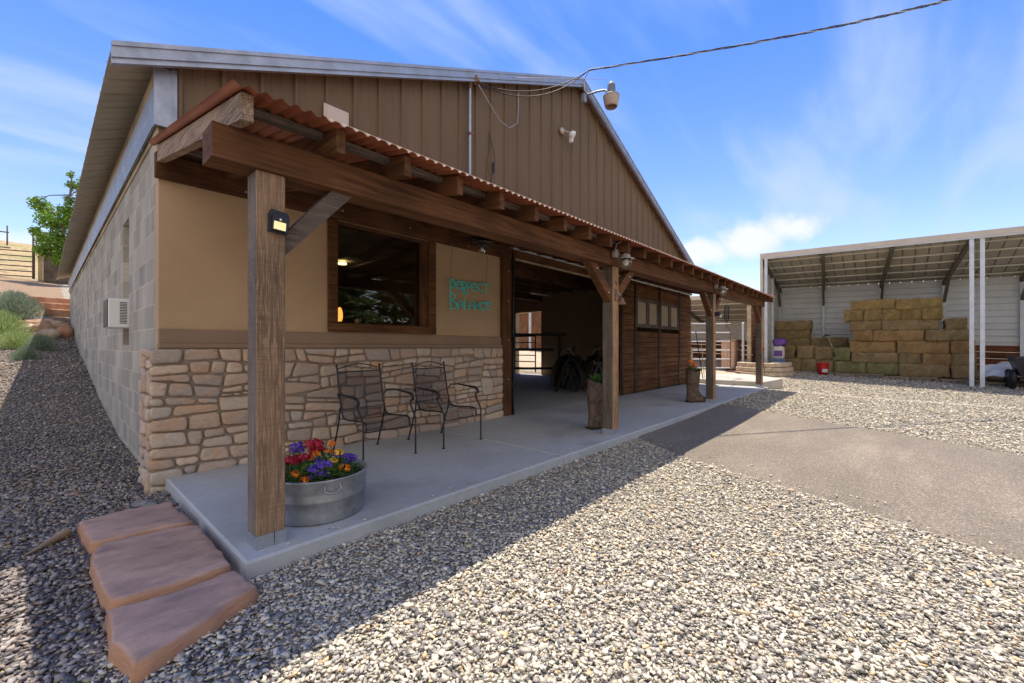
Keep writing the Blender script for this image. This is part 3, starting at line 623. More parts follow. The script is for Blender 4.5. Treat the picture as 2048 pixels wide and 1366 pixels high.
def veneer(mb, tones, cells, fn, seed, gap=0.007, depth=0.031):
    r = random.Random(seed)
    for poly in cells:
        A = 0; n = len(poly)
        for i in range(n): A += poly[i][0]*poly[(i+1) % n][1]-poly[(i+1) % n][0]*poly[i][1]
        if abs(A)/2 < 0.0012: continue
        if A < 0: poly = poly[::-1]
        for i in range(n):      # shrink for the mortar joint
            pass
        q = poly
        src = list(poly)
        for i in range(len(src)):
            p0, p1 = src[i], src[(i+1) % len(src)]; ex, ey = p1[0]-p0[0], p1[1]-p0[1]; L = math.hypot(ex, ey)
            if L < 1e-6: continue
            a, b = ey/L, -ex/L; q = clip(q, a, b, a*p0[0]+b*p0[1]-gap)
            if len(q) < 3: break
        if len(q) < 3: continue
        for _ in range(2):      # round the corners
            nq = []
            for i in range(len(q)):
                p0, p1 = q[i], q[(i+1) % len(q)]; L = math.hypot(p1[0]-p0[0], p1[1]-p0[1]); t = min(0.28, 0.016/max(L, 1e-6))
                nq += [(p0[0]+(p1[0]-p0[0])*t, p0[1]+(p1[1]-p0[1])*t), (p1[0]-(p1[0]-p0[0])*t, p1[1]-(p1[1]-p0[1])*t)]
            q = nq
        # resample edges and jitter
        res = []
        for i in range(len(q)):
            p0, p1 = q[i], q[(i+1) % len(q)]; L = math.hypot(p1[0]-p0[0], p1[1]-p0[1]); k = max(1, int(L/0.028))
            for j in range(k):
                t = j/k; res.append((p0[0]+(p1[0]-p0[0])*t+r.uniform(-.0022, .0022), p0[1]+(p1[1]-p0[1])*t+r.uniform(-.0022, .0022)))
        cu = sum(p[0] for p in res)/len(res); cv = sum(p[1] for p in res)/len(res); n = len(res); D = depth*r.uniform(0.7, 1.25); tu, tv = r.uniform(-.1, .1), r.uniform(-.1, .1)
        rad = min(math.hypot(p[0]-cu, p[1]-cv) for p in res)
        rings = [(0, -0.004), (0.0, 0.6), (0.004, 0.85), (0.011, 0.98), (max(0.03, rad*0.45), 1.03)]
        P = []
        for ins, dd in rings:
            for p in res:
                L = math.hypot(p[0]-cu, p[1]-cv); k = max(0.25, 1-ins/max(L, 1e-6)); uu = cu+(p[0]-cu)*k; vv = cv+(p[1]-cv)*k
                P.append((uu, vv, dd*D+((uu-cu)*tu+(vv-cv)*tv if dd > 0.3 else 0)+(r.uniform(-.0025, .0025) if dd > 0.6 else 0)))
        P.append((cu, cv, D*1.06)); m_ = len(rings)
        F = [(k*n+i, k*n+(i+1) % n, (k+1)*n+(i+1) % n, (k+1)*n+i) for k in range(m_-1) for i in range(n)]+[((m_-1)*n+i, (m_-1)*n+(i+1) % n, m_*n) for i in range(n)]
        mb.add([fn(*p) for p in P], F, True); tones += [r.random()]*len(P)
def tone_attr(ob, tones):
    a = ob.data.attributes.new('tone', 'FLOAT', 'POINT'); a.data.foreach_set('value', tones)

# ================================================================ BARN
barn = thing('barn', 'long gray block barn with brown gable siding, tan front and stone base', 'barn', (6.1, 0, 0))
W = 12.2; LEN = 15.4
MB().box((0, 0.16, -0.35), (0.2, 1.71, 2.83)).box((0, 1.71, -0.35), (0.2, 2.21, 1.07)).box((0, 1.71, 2.45), (0.2, 2.21, 2.83)).box((0, 2.21, -0.35), (0.2, LEN, 2.83)).box((0.1, 1.71, 1.07), (0.19, 2.21, 2.45)).build('block_wall', 'concrete_block', barn)
MB().box((0.2, LEN-0.2, -0.35), (12.2, LEN, 3.3)).build('back_wall', 'concrete_block', barn)
mb = MB().box((12.05, 0.16, -0.35), (12.2, 5.4, 3.3)).box((12.05, 5.4, 2.4), (12.2, 6.75, 3.3)).box((12.05, 6.75, -0.35), (12.2, LEN-0.2, 3.3)); mb.build('side_wall', 'interior_wall_paint', barn)
# stucco front, butted around the window, the door and the right pier
mb = MB(); mb.box((0, 0, 1.2), (1.44, 0.16, 2.72)).box((1.44, 0, 1.2), (2.70, 0.16, 1.27)).box((1.44, 0, 2.4), (2.70, 0.16, 2.72)).box((2.70, 0, 1.2), (4.02, 0.16, 2.72))
mb.box((0, 0, -0.35), (4.02, 0.16, 1.2)); mb.box((11.9, 0, -0.35), (12.2, 0.16, 2.72)); mb.box((4.02, 0.02, 2.55), (11.9, 0.16, 2.72)); mb.build('stucco_wall', 'tan_stucco', barn)
mb = MB(); mb.box((-0.006, -0.035, 1.075), (4.004, -0.002, 1.195), bev=0.006).box((-0.012, -0.06, 1.035), (4.004, -0.002, 1.078), bev=0.008)
mb.build('belt_trim', 'trim_stucco', barn); MB().box((11.92, -0.035, 1.04), (12.22, -0.002, 1.195)).build('belt_trim', 'trim_stucco', barn)
MB().box((-0.045, -0.05, -0.35), (4.004, -0.003, 1.032)).box((-0.045, -0.004, -0.35), (-0.003, 0.34, 1.031)).build('mortar_bed', 'mortar', barn); MB().box((11.92, -0.05, -0.35), (12.245, -0.003, 1.032)).build('mortar_bed', 'mortar', barn)
mb = MB(); tones = []
veneer(mb, tones, stone_cells(-0.07, 4.0, -0.16, 1.035, 5), lambda u, v, w: (u, -0.05-w, v), 5)
side = stone_cells(-0.04, 0.38, -0.16, 1.035, 11, asp=0.4, h=0.2)
veneer(mb, tones, side, lambda u, v, w: (-0.045-w, u, v), 6)
sv = mb.build('stone_veneer', 'veneer_stone', barn); tone_attr(sv, tones[:len(sv.data.vertices)]); mb = MB(); tones = []
veneer(mb, tones, stone_cells(11.92, 12.25, -0.02, 1.035, 8, asp=0.6), lambda u, v, w: (u, -0.05-w, v), 9)
veneer(mb, tones, stone_cells(0.0, 0.3, 0.1, 1.035, 9, asp=0.6), lambda u, v, w: (12.2+w, u, v), 10)
sv = mb.build('stone_veneer', 'veneer_stone', barn); tone_attr(sv, tones[:len(sv.data.vertices)])
# window
win = MB(); win.box((1.368, -0.035, 1.30), (1.47, -0.002, 2.395), bev=0.004).box((2.66, -0.035, 1.30), (2.77, -0.002, 2.395), bev=0.004).box((1.368, -0.04, 1.21), (2.77, -0.002, 1.298), bev=0.004)
wf = win.build('window', 'stained_wood_x', barn)
MB().box((1.44, 0.0, 1.27), (1.475, 0.14, 2.4)).box((2.585, 0.0, 1.27), (2.70, 0.14, 2.4)).box((1.475, 0.0, 1.27), (2.585, 0.14, 1.31)).box((1.475, 0.0, 2.375), (2.585, 0.14, 2.4)).build('frame', 'stained_wood_z', wf)
MB().box((1.475, 0.075, 1.31), (2.585, 0.081, 2.375)).build('pane', 'window_glass', wf)
# door opening: post, header, steel jamb
mb = MB(); mb.box((4.008, -0.06, 0.0), (4.205, 0.16, 2.40), bev=0.006); mb.build('door_post', 'stained_wood_z', barn)
for z in (0.55, 1.15, 1.75, 2.2): MB().ball((4.13, -0.062, z), 0.011, 8).build('bolt', 'bolt_metal', barn)
for x in (0.6, 1.5, 2.35, 3.3): MB().ball((x, -0.068, 2.47+0.03*math.sin(x*9)), 0.012, 8).build('bolt', 'bolt_metal', barn)
MB().box((4.21, -0.085, 0.0), (4.235, -0.02, 2.5)).box((4.235, -0.045, 0.0), (4.275, -0.02, 2.5)).box((4.225, -0.10, 1.0), (4.25, -0.08, 1.2)).build('door_jamb', 'black_metal', barn)
mb = MB(); mb.box((-0.03, -0.065, 2.402), (4.9, -0.003, 2.60), bev=0.006).box((4.9, -0.065, 2.44), (12.05, -0.003, 2.60), bev=0.006).box((4.208, -0.055, 2.402), (11.9, 0.018, 2.438)); mb.build('ledger_beam', 'stained_wood_x', barn)
MB().box((4.28, -0.075, 2.395), (7.6, -0.058, 2.425)).build('door_header_trim', 'pale_board_wood', barn)
trk = MB(); trk.tube([(4.14, -0.14, 2.553), (11.95, -0.14, 2.553)], 0.024, 10).box((4.14, -0.15, 2.562), (11.95, -0.07, 2.585))
trk.build('door_track', 'track_metal', barn)
# sliding door panel
dx0, dx1, dy = 7.63, 11.9, -0.12
mb = MB(); z = 0.03
while z < 2.44:
    z1 = min(z+0.125, 2.45)
    segs = [(dx0, dx1)] if (z1 < 1.52 or z > 2.15) else [(dx0, 8.33), (10.93, dx1)]
    for a, b_ in segs: mb.box((a, dy-0.02, z+0.004), (b_, dy+0.02, z1-0.004), bev=0.004)
    z += 0.125
sd_ = mb.build('sliding_door', 'door_plank_wood', barn)
for a, b_ in ((dx0, dx0+0.07), (8.24, 8.33), (9.58, 9.68), (10.93, 11.02)): MB().box((a, dy-0.035, 0.02), (b_, dy-0.021, 2.46)).box((a+0.01, dy-0.035, 2.46), (b_-0.01, dy-0.028, 2.55)).build('door_strap', 'black_metal', sd_)
for a, b_ in ((8.33, 8.955), (8.955, 9.58), (9.68, 10.305), (10.305, 10.93)):
    w_ = MB(); w_.box((a, dy-0.03, 1.5), (a+0.08, dy-0.005, 2.17)).box((b_-0.08, dy-0.03, 1.5), (b_, dy-0.005, 2.17)).box((a+0.08, dy-0.03, 1.5), (b_-0.08, dy-0.005, 1.58)).box((a+0.08, dy-0.03, 2.09), (b_-0.08, dy-0.005, 2.17))
    wo_ = w_.build('window', 'gray_wood_z', sd_); 
    MB().box((a+0.08, dy-0.012, 1.58), (b_-0.08, dy-0.008, 2.09)).build('pane', 'door_window_plastic', sd_)
# gable siding
PK = 6.1; SL = 0.4335; ZE = 3.27
def roofz(x): return ZE+SL*(min(x, 2*PK-x)+0.29)
mb = MB(); prof = [(0.0, -0.004)]; x = 0.11
while x < 12.12:
    prof += [(x, -0.006), (x+0.012, -0.034), (x+0.038, -0.034), (x+0.05, -0.006)]
    for k in (0.11, 0.2): prof += [(x+k, -0.006), (x+k+0.006, -0.010), (x+k+0.018, -0.010), (x+k+0.024, -0.006)]
    x += 0.305
prof += [(12.2, -0.004)]; i0 = [i for i, p in enumerate(prof) if p[0] > PK][0]; prof.insert(i0, (PK, -0.006))
P = []
for x, y in prof: P += [(x, y, 2.60), (x, y, roofz(x)-0.035)]
mb.add(P, [(2*i, 2*i+2, 2*i+3, 2*i+1) for i in range(len(prof)-1)]); mb.build('gable_siding', 'painted_steel_brown', barn)
MB().box((-0.035, -0.045, 2.82), (0.075, -0.008, 3.29)).box((0.075, -0.05, 2.82), (0.085, -0.008, 3.3)).box((0.085, -0.04, 2.82), (0.112, -0.036, 3.31)).build('corner_trim', 'galvanized', barn)
# roof: ribbed sheets on both slopes
for sgn in (-1, 1):
    mb = MB(); pr = []; y = -0.15
    while y < LEN+0.4:
        pr += [(y, 0), (y+0.1, 0), (y+0.108, 0.006), (y+0.125, 0.006), (y+0.133, 0), (y+0.255, 0), (y+0.27, 0.028), (y+0.29, 0.028), (y+0.305, 0)]; y += 0.305
    xe = -0.29 if sgn < 0 else 2*PK+0.29; P = []
    for y, h in pr:
        P += [(xe, y, ZE-0.02+h), (PK, y, roofz(PK)-0.02+h)]
    mb.add(P, [(2*i, 2*i+1, 2*i+3, 2*i+2) for i in range(len(pr)-1)])
    mb.build('roof', 'roof_underside', barn)
# rake trim of galvanized steel along both slopes
for sgn in (-1, 1):
    mb = MB(); xe = -0.29
    def X_(x): return x if sgn < 0 else 2*PK-x
    def strip(y0, y1, a, b_):
        P = []
        for x in (xe, PK):
            z = roofz(x)+0.012
            for yy, zz_ in ((y0, z-a), (y1, z-a), (y1, z-b_), (y0, z-b_)): P.append((X_(x), yy, zz_))
        mb.add(P, [(0, 4, 5, 1), (1, 5, 6, 2), (2, 6, 7, 3), (3, 7, 4, 0), (0, 1, 2, 3), (4, 7, 6, 5)])
    strip(-0.175, -0.12, 0, 0.035); strip(-0.165, -0.12, 0.035, 0.115); strip(-0.15, -0.12, 0.115, 0.138); strip(-0.16, -0.12, 0.138, 0.16)
    strip(-0.12, -0.004, 0.035, 0.05)
    mb.build('rake_trim', 'galvanized', barn)
# eave board and flashing of the block side
MB().box((-0.02, -0.003, 3.13), (0.12, LEN, 3.29)).build('eave_board', 'pale_board_wood', barn)
mb = MB(); P = []
for y in np.linspace(-0.002, LEN, 40):
    w1 = 0.006*math.sin(y*5); P += [(-0.035, y, 3.14), (-0.03+w1, y, 3.0), (-0.016, y, 2.83), (-0.04, y, 2.812)]
mb.add(P, [(4*i+k, 4*i+4+k, 4*i+5+k, 4*i+1+k) for i in range(39) for k in range(3)], True); mb.build('flashing', 'galvanized', barn)
MB().box((-0.012, 0.0, 2.765), (0.0, LEN, 2.826)).build('sill_board', 'pale_board_wood', barn)
# interior shell
MB().box((4.04, 0.16, 0), (4.15, 9.95, 3.3)).build('partition_wall', 'interior_wall_paint', barn)
MB().box((4.15, 9.95, 0), (12.05, 10.05, 3.3)).build('partition_wall', 'interior_wall_paint', barn)
mb = MB()
for k in range(17): mb.box((4.15, 0.5+k*0.58, 2.98), (12.05, 0.56+k*0.58, 3.16))
mb.box((4.15, 2.3, 2.78), (12.05, 2.45, 2.98)).box((4.15, 5.4, 2.78), (12.05, 5.55, 2.98)); mb.build('ceiling_joists', 'interior_dark_wood', barn)
MB().box((4.15, 0.16, 3.17), (12.05, 9.95, 3.2)).build('ceiling', 'interior_dark_wood', barn)
pbr('office_wall', (0.3, 0.22, 0.15), (0.34, 0.26, 0.18), 2, 0.9); pbr('office_ceiling', (0.6, 0.52, 0.44), (0.68, 0.6, 0.5), 1.5, 0.8)
MB().box((0.2, 4.3, 0), (4.04, 4.4, 2.7)).box((0.201, 0.16, 0), (0.25, 4.3, 2.7)).box((0.25, 0.16, 0), (4.04, 4.3, 0.03)).build('office_wall', 'office_wall', barn)
mb = MB().box((0.2, 0.16, 2.56), (4.04, 4.3, 2.6))
for k in range(7): mb.box((0.5+k*0.55, 0.16, 2.535), (0.53+k*0.55, 4.3, 2.559))
mb.build('office_ceiling', 'office_ceiling', barn)
MB().lathe((2.9, 2.77, 2.5), [(0.07, 0.03), (0.075, 0.0), (0.0, -0.004)], 16).build('ceiling_lamp', 'ceiling_light_glow', barn)
MB().box((9.2, 3.6, 2.66), (10.1, 3.7, 2.72)).build('strip_lamp', 'strip_light', barn)
# back opening seen through the barn: reveal
for y_ in (6.722, 5.402): MB().box((12.02, y_, 0), (12.24, y_+.026, 2.398)).build('side_door_frame', 'pale_board_wood', barn)

# ================================================================ PORCH
porch = thing('porch', 'timber post porch with rust red corrugated roof along the barn front', 'porch', (6, -1.9, 0))
def bz(x): return 1.965+0.011*x       # underside of the long beam
def rz(x, y): return 2.228+0.2*(y+2.2)+0.008*x
PX = [0.104, 3.87, 7.72, 11.74]
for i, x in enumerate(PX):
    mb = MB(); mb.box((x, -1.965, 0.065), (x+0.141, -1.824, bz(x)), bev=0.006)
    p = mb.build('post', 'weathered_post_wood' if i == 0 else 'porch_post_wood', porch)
    mb = MB(); e = 0.003
    for a, b_ in (((x-e, -1.965-e, 0.0), (x+0.083, -1.965, 0.07)), ((x+0.087, -1.965-e, 0.0), (x+0.141+e, -1.965, 0.07)), ((x-e, -1.965, 0.0), (x, -1.824, 0.07)), ((x+0.141, -1.965, 0), (x+0.141+e, -1.824, 0.07)), ((x, -1.824, 0), (x+0.141, -1.824+e, 0.07)), ((x, -1.965, 0.002), (x+0.141, -1.824, 0.012))): mb.box(a, b_)
    for q in (0.02, 0.045, 0.11): mb.ball((x+q, -1.969, 0.055), 0.003, 6)
    mb.build('post_base', 'galvanized', p)
mb = MB(); P = []
for x in (-0.09, 12.0):
    for y, h in ((-1.985, 0), (-1.985, 0.165), (-1.805, 0.165), (-1.805, 0)): P.append((x, y, bz(x)+h))
mb.add(P, [(0, 4, 5, 1), (1, 5, 6, 2), (2, 6, 7, 3), (3, 7, 4, 0), (0, 1, 2, 3), (7, 6, 5, 4)]); mb.build('beam', 'stained_wood_x', porch)
def brace(x0, x1, zt, zb, w=0.15):  # top end at x1 under the beam, foot at x0 on the post
    sgn = 1 if x1 > x0 else -1
    poly = [(x0, zb), (x0, zb+w), (x1-sgn*w*1.13, zt), (x1, zt)]
    m_ = Matrix(((1, 0, 0, 0), (0, 0, 1, 0), (0, 1, 0, 0), (0, 0, 0, 1)))
    mb = MB(); mb.prism(poly, -1.94, -1.85, m_); return mb
for x0, x1, mt in ((PX[0]+0.141, 0.64, 'brace_wood'), (PX[1], PX[1]-0.5, 'stained_wood_x'), (PX[1]+0.141, PX[1]+0.64, 'stained_wood_x'), (PX[2], PX[2]-0.5, 'stained_wood_x'), (PX[2]+0.141, PX[2]+0.64, 'stained_wood_x'), (PX[3], PX[3]-0.5, 'stained_wood_x')):
    br_ = brace(x0, x1, bz(x1)-0.002, bz(x0)-0.43, 0.115 if mt == 'brace_wood' else 0.15).build('brace', mt, porch)
    s_ = 1 if x1 > x0 else -1
    for q, zz_ in ((0.06, bz(x0)-0.32), (0.33, bz(x0)-0.07)):
        if mt != 'brace_wood': MB().ball((x0+s_*q, -1.942, zz_), 0.012, 8).build('bolt', 'bolt_metal', br_)
k = 0
for i in range(29):
    x = 0.0+0.4275*i; w = 0.05
    if i == 0: x = -0.02
    mb = MB(); P = []
    for y in (-2.17, -0.068):
        zt = rz(x, y)-0.011; 
        for xx, h in ((x, 0), (x+w, 0), (x+w, -0.125), (x, -0.125)): P.append((xx, y, zt+h))
    mb.add(P, [(0, 4, 5, 1), (1, 5, 6, 2), (2, 6, 7, 3), (3, 7, 4, 0), (0, 1, 2, 3), (7, 6, 5, 4)]); mb.build('rafter', 'gray_wood_y' if i == 0 else 'rafter_wood' if False else 'stained_wood_y', porch)
for y in (-1.98, -1.4, -0.85, -0.35):
    mb = MB(); P = []
    for x in (0.031, 11.96):
        for yy, h in ((y-0.03, -0.057), (y-0.03, -0.019), (y+0.045, -0.019+0.2*0.07), (y+0.045, -0.057+0.2*0.07)): P.append((x, yy, rz(x, y)+h))
    mb.add(P, [(0, 4, 5, 1), (1, 5, 6, 2), (2, 6, 7, 3), (3, 7, 4, 0), (0, 1, 2, 3), (7, 6, 5, 4)]); mb.build('purlin', 'gray_wood_x', porch)
mb = MB(); pitch = 0.0676; n = int(12.1/pitch); P = []; cols_ = []
xr = [-0.07+pitch*i/8 for i in range(n*8+1)]
for j, y in enumerate((-2.23, -1.4, -0.7, -0.008)):
    for x in xr: P.append((x, y, rz(x, y)+0.010*math.cos(2*math.pi*(x+0.07)/pitch)))
nn = len(xr); mb.add(P, [(j*nn+i, j*nn+i+1, (j+1)*nn+i+1, (j+1)*nn+i) for j in range(3) for i in range(nn-1)], True)
sh = mb.build('roof_sheet', 'red_corrugated', porch)
mb = MB(); up = []; lo = []  # pale teeth added along the sheet edge to imitate sunlit highlights
for i in range(6, n-2):
    xc = -0.07+pitch*(i+0.5)
    if xc > 9.2: break
    z0 = rz(xc, -2.225)
    for dx_, dz_ in ((-0.018, 0.0035), (0.0, 0.0035), (0.018, 0.0035)): up.append((xc+dx_, z0+dz_)); lo.append((xc+dx_, z0+(dz_-0.0012 if dx_ else -0.0085)))
P = [(x, y_, z_) for y_ in (-2.237, -2.231) for row in (up, lo) for x, z_ in row]; L_ = len(up); F = []
for i in range(L_-1):
    for o_ in (0, 2*L_): F.append((o_+i, o_+i+1, o_+L_+i+1, o_+L_+i))
    F.append((i, i+1, 2*L_+i+1, 2*L_+i)); F.append((L_+i, L_+i+1, 3*L_+i+1, 3*L_+i))
mb.add(P, F); mb.build('edge_glints', 'edge_glint_cream', porch)

# ================================================================ small things on the barn front
SIGN = [[(2.973,1.951),(2.973,1.556)],
'arc 3.004 1.891 .038 .051 90 -90 2.973',
'arc 3.118 1.885 .056 .050 40 320 x',[(3.069,1.880),(3.162,1.901)],
[(3.184,1.935),(3.184,1.765)],'arc 3.219 1.896 .035 .042 90 -90 3.184',[(3.199,1.850),(3.250,1.767)],
[(3.349,1.917),(3.346,1.924),(3.334,1.935),(3.319,1.940),(3.303,1.939),(3.288,1.931),(3.276,1.918),(3.269,1.894),(3.269,1.761)],[(3.269,1.874),(3.340,1.885)],
'arc 3.406 1.884 .056 .055 40 320 x',[(3.352,1.879),(3.457,1.900)],
'arc 3.532 1.896 .058 .055 40 320 x',
[(3.577,1.947),(3.702,1.952)],[(3.633,1.949),(3.633,1.786)],
'arc 3.008 1.717 .041 .038 90 -90 2.973','arc 3.022 1.605 .057 .052 95 -95 2.973',
[(3.100,1.557),(3.100,1.620),(3.105,1.640),(3.118,1.658),(3.136,1.669),(3.157,1.670),(3.176,1.663),(3.189,1.647),(3.194,1.627),(3.194,1.559)],[(3.100,1.612),(3.194,1.612)],
[(3.224,1.709),(3.224,1.561),(3.291,1.568)],
[(3.310,1.567),(3.310,1.627),(3.315,1.649),(3.328,1.668),(3.348,1.679),(3.369,1.681),(3.389,1.673),(3.402,1.656),(3.407,1.635),(3.407,1.569)],[(3.310,1.621),(3.407,1.623)],
[(3.434,1.571),(3.434,1.669),(3.497,1.575),(3.497,1.674)],
'arc 3.577 1.630 .056 .057 40 320 x',[(3.548,1.685),(3.750,1.696)],
'arc 3.690 1.638 .047 .053 50 310 x',[(3.642,1.635),(3.738,1.647)]]
mb = MB()
for w_ in SIGN:
    if isinstance(w_, str):
        _, cx, cz, rx, rzz, a0, a1, tail = w_.split(); cx, cz, rx, rzz, a0, a1 = map(float, (cx, cz, rx, rzz, a0, a1))
        pts = [(cx+rx*math.cos(R(a0+(a1-a0)*i/14)), cz+rzz*math.sin(R(a0+(a1-a0)*i/14))) for i in range(15)]
        if tail != 'x': pts = [(float(tail), pts[0][1])]+pts+[(float(tail), pts[-1][1])]
    else: pts = w_
    mb.tube([(x, -0.075, z) for x, z in pts], 0.0088, 7)
sg = thing('sign', 'teal metal lettering sign reading PERFECT BALANCE hung on the tan wall', 'sign', (3.35, -0.075, 1.55))
mb.build('lettering', 'teal_paint', sg)
for x, z in ((2.973, 1.951), (3.633, 1.949)): MB().tube([(x, -0.075, z), (x+0.03, -0.078, 2.42)], 0.004, 6).build('hanging_cord', 'faded_teal', sg)

def globe_lamp(name, x, y, z, label, wall=True):
    t = thing(name, label, 'lamp', (x, y, z), 0, 'lanterns along the porch beam')
    mb = MB(); mb.lathe((x-0.09, y+0.115, z+0.085), [(0.0, 0.0), (0.045, 0.0), (0.05, -0.02), (0.05, -0.05)], 16, axis=(0, 1, 0)); 
    mb.tube([(x-0.09, y+0.1, z+0.11), (x-0.085, y+0.07, z+0.2), (x-0.05, y+0.03, z+0.225), (x, y, z+0.2), (x, y, z+0.12)], 0.006, 8); mb.build('bracket', 'aged_pewter', t)
    MB().lathe((x, y, z), [(0.005, 0.135), (0.026, 0.13), (0.03, 0.09), (0.05, 0.07), (0.052, 0.045), (0.095, 0.03), (0.097, 0.024), (0.05, 0.03)], 20).build('lamp_shade', 'aged_pewter', t)
    MB().ball((x, y, z-0.02), 0.066, 18, (1, 1, 1.0)).build('globe', 'globe_glass', t)
    mb = MB(); mb.lathe((x, y, z), [(0.067, -0.012), (0.069, -0.016), (0.067, -0.02)], 20)
    for a in (0, 90): mb.tube([(x+0.069*math.cos(R(a))*math.sin(R(b_)), y+0.069*math.sin(R(a))*math.sin(R(b_)), z-0.02-0.069*math.cos(R(b_))) for b_ in range(-90, 91, 15)], 0.0016, 5)
    mb.build('cage', 'aged_pewter', t)
    MB().ball((x, y, z-0.012), 0.034, 12, (1, 1, 1.25)).build('bulb', 'white_plastic', t)
globe_lamp('globe_lantern', PX[1]+0.03, -2.115, 2.075-0.03, 'round glass caged lantern above the bell hung on the second porch post')
globe_lamp('globe_lantern', PX[2]+0.02, -2.115, 2.085, 'round glass caged lantern above the porch post with the boot planter of marigolds')
t = thing('jar_lantern', 'dark bronze jar lantern hung under the ledger beside the PERFECT BALANCE sign', 'lamp', (3.32, -0.32, 2.3))
MB().lathe((3.32, -0.32, 2.42), [(0.02, 0.09), (0.05, 0.08), (0.055, 0.05), (0.14, 0.03), (0.145, 0.02), (0.07, 0.02), (0.07, 0.0), (0.1, -0.01), (0.1, -0.02), (0.045, -0.02)], 24).build('lamp_shade', 'aged_bronze', t)
MB().lathe((3.32, -0.32, 2.42), [(0.042, -0.02), (0.045, -0.06), (0.04, -0.11), (0.0, -0.125)], 18).build('globe', 'globe_glass', t)
MB().ball((3.32, -0.32, 2.36), 0.026, 10, (1, 1, 1.3)).build('bulb', 'white_plastic', t)
MB().tube([(3.32, -0.32, 2.5), (3.3, -0.2, 2.52), (3.28, -0.06, 2.52)], 0.012, 8).tube([(3.2, -0.38, 2.44), (3.14, -0.3, 2.5), (3.2, -0.2, 2.54)], 0.003, 6).build('bracket', 'aged_bronze', t)

t = thing('solar_light', 'black solar motion light with pale lens screwed to the nearest porch post', 'light', (0.2, -1.967, 1.7))
Mx = Matrix.Translation((0.205, -1.967, 1.71)) @ Matrix.Rotation(R(4), 4, 'Y')
mb = MB(); mb.prism([(-0.047, -0.06), (0.047, -0.06), (0.052, 0.03), (0.04, 0.055), (-0.04, 0.058), (-0.05, 0.03)], 0, 0.02, Mx @ Matrix(((1, 0, 0, 0), (0, 0, -1, 0), (0, 1, 0, 0), (0, 0, 0, 1))))
mb.prism([(-0.036, -0.052), (0.036, -0.052), (0.036, 0.026), (-0.036, 0.026)], 0.02, 0.036, Mx @ Matrix(((1, 0, 0, 0), (0, 0, -1, 0), (0, 1, 0, 0), (0, 0, 0, 1)))); mb.build('housing', 'dark_plastic', t)
MB().prism([(-0.029, -0.047), (0.029, -0.047), (0.029, -0.006), (-0.029, -0.006)], 0.036, 0.039, Mx @ Matrix(((1, 0, 0, 0), (0, 0, -1, 0), (0, 1, 0, 0), (0, 0, 0, 1)))).build('lens', 'solar_lens', t)
MB().ball((0.207, -2.004, 1.717), 0.0065, 8).build('sensor', 'white_plastic', t)

t = thing('sensor_light', 'small black and white spotlight clipped to the post beside the marigold boot planter', 'light', (PX[2]+0.1, -2.0, 1.68))
MB().box((PX[2]+0.05, -2.05, 1.62), (PX[2]+0.11, -1.968, 1.70)).build('housing', 'dark_plastic', t); MB().lathe((PX[2]+0.08, -2.052, 1.62), [(0.025, 0), (0.03, 0.03), (0.0, 0.032)], 12, axis=(0.3, -1, -0.4)).build('lens', 'white_metal', t)

t = thing('bell', 'rusty metal bell with a star plate hanging on the second porch post', 'bell', (PX[1]+0.16, -1.99, 1.6))
x = PX[1]+0.07
mb = MB(); star = [(0.045*(1 if i % 2 == 0 else 0.42)*math.sin(i*math.pi/5), 0.045*(1 if i % 2 == 0 else 0.42)*math.cos(i*math.pi/5)) for i in range(10)]
mb.prism([(x+a, 1.72+c_) for a, c_ in star], -1.972, -1.966, Matrix(((1, 0, 0, 0), (0, 0, 1, 0), (0, 1, 0, 0), (0, 0, 0, 1)))).tube([(x-0.02, -1.97, 1.8), (x-0.03, -1.972, 1.83), (x, -1.972, 1.81), (x+0.03, -1.972, 1.83), (x+0.02, -1.97, 1.8), (x, -1.97, 1.77)], 0.004, 6).box((x-0.04, -1.985, 1.6), (x+0.03, -1.967, 1.68), bev=0.006); mb.build('bracket', 'rust_metal', t)
MB().tube([(x+0.03, -1.98, 1.66), (x+0.1, -1.99, 1.67), (x+0.1, -1.99, 1.64)], 0.004, 6).lathe((x+0.1, -1.99, 1.56), [(0.058, 0.0), (0.05, 0.01), (0.032, 0.04), (0.025, 0.07), (0.01, 0.085), (0, 0.086)], 18).build('bell_cup', 'rust_metal', t)

# gable fittings
single(MB().box((1.31, -0.055, 3.27), (1.58, -0.036, 3.57), bev=0.006).box((1.335, -0.062, 3.295), (1.555, -0.055, 3.545), bev=0.004), 'junction_box', 'lamp_tan' if False else 'shed_trim', (1.44, -0.04, 3.4), 'pale square junction box on the brown gable above the porch roof', 'junction box')
t = thing('service_mast', 'galvanized electrical conduit mast with a rusty hooded head on the gable', 'conduit', (3.32, -0.07, 2.7))
MB().tube([(3.32, -0.075, 2.62), (3.32, -0.075, 4.66)], 0.021, 12).build('pipe', 'galvanized', t)
MB().tube([(3.32, -0.075, 4.62), (3.31, -0.08, 4.72), (3.32, -0.1, 4.78), (3.36, -0.13, 4.76), (3.385, -0.15, 4.70)], [0.026, 0.04, 0.045, 0.05, 0.045], 12).build('weather_head', 'rust_metal', t)
MB().box((3.28, -0.1, 3.98), (3.36, -0.055, 4.01)).build('strap', 'rust_metal', t)
t = thing('floodlight', 'small round white floodlight fixed to the middle of the brown gable', 'light', (5.65, -0.1, 4.9))
MB().lathe((5.56, -0.036, 4.9), [(0.06, 0), (0.06, 0.03), (0.02, 0.06)], 8, axis=(0, -1, 0), smooth=False).tube([(5.56, -0.08, 4.9), (5.66, -0.14, 4.88)], 0.012, 8).build('mount', 'aged_pewter', t)
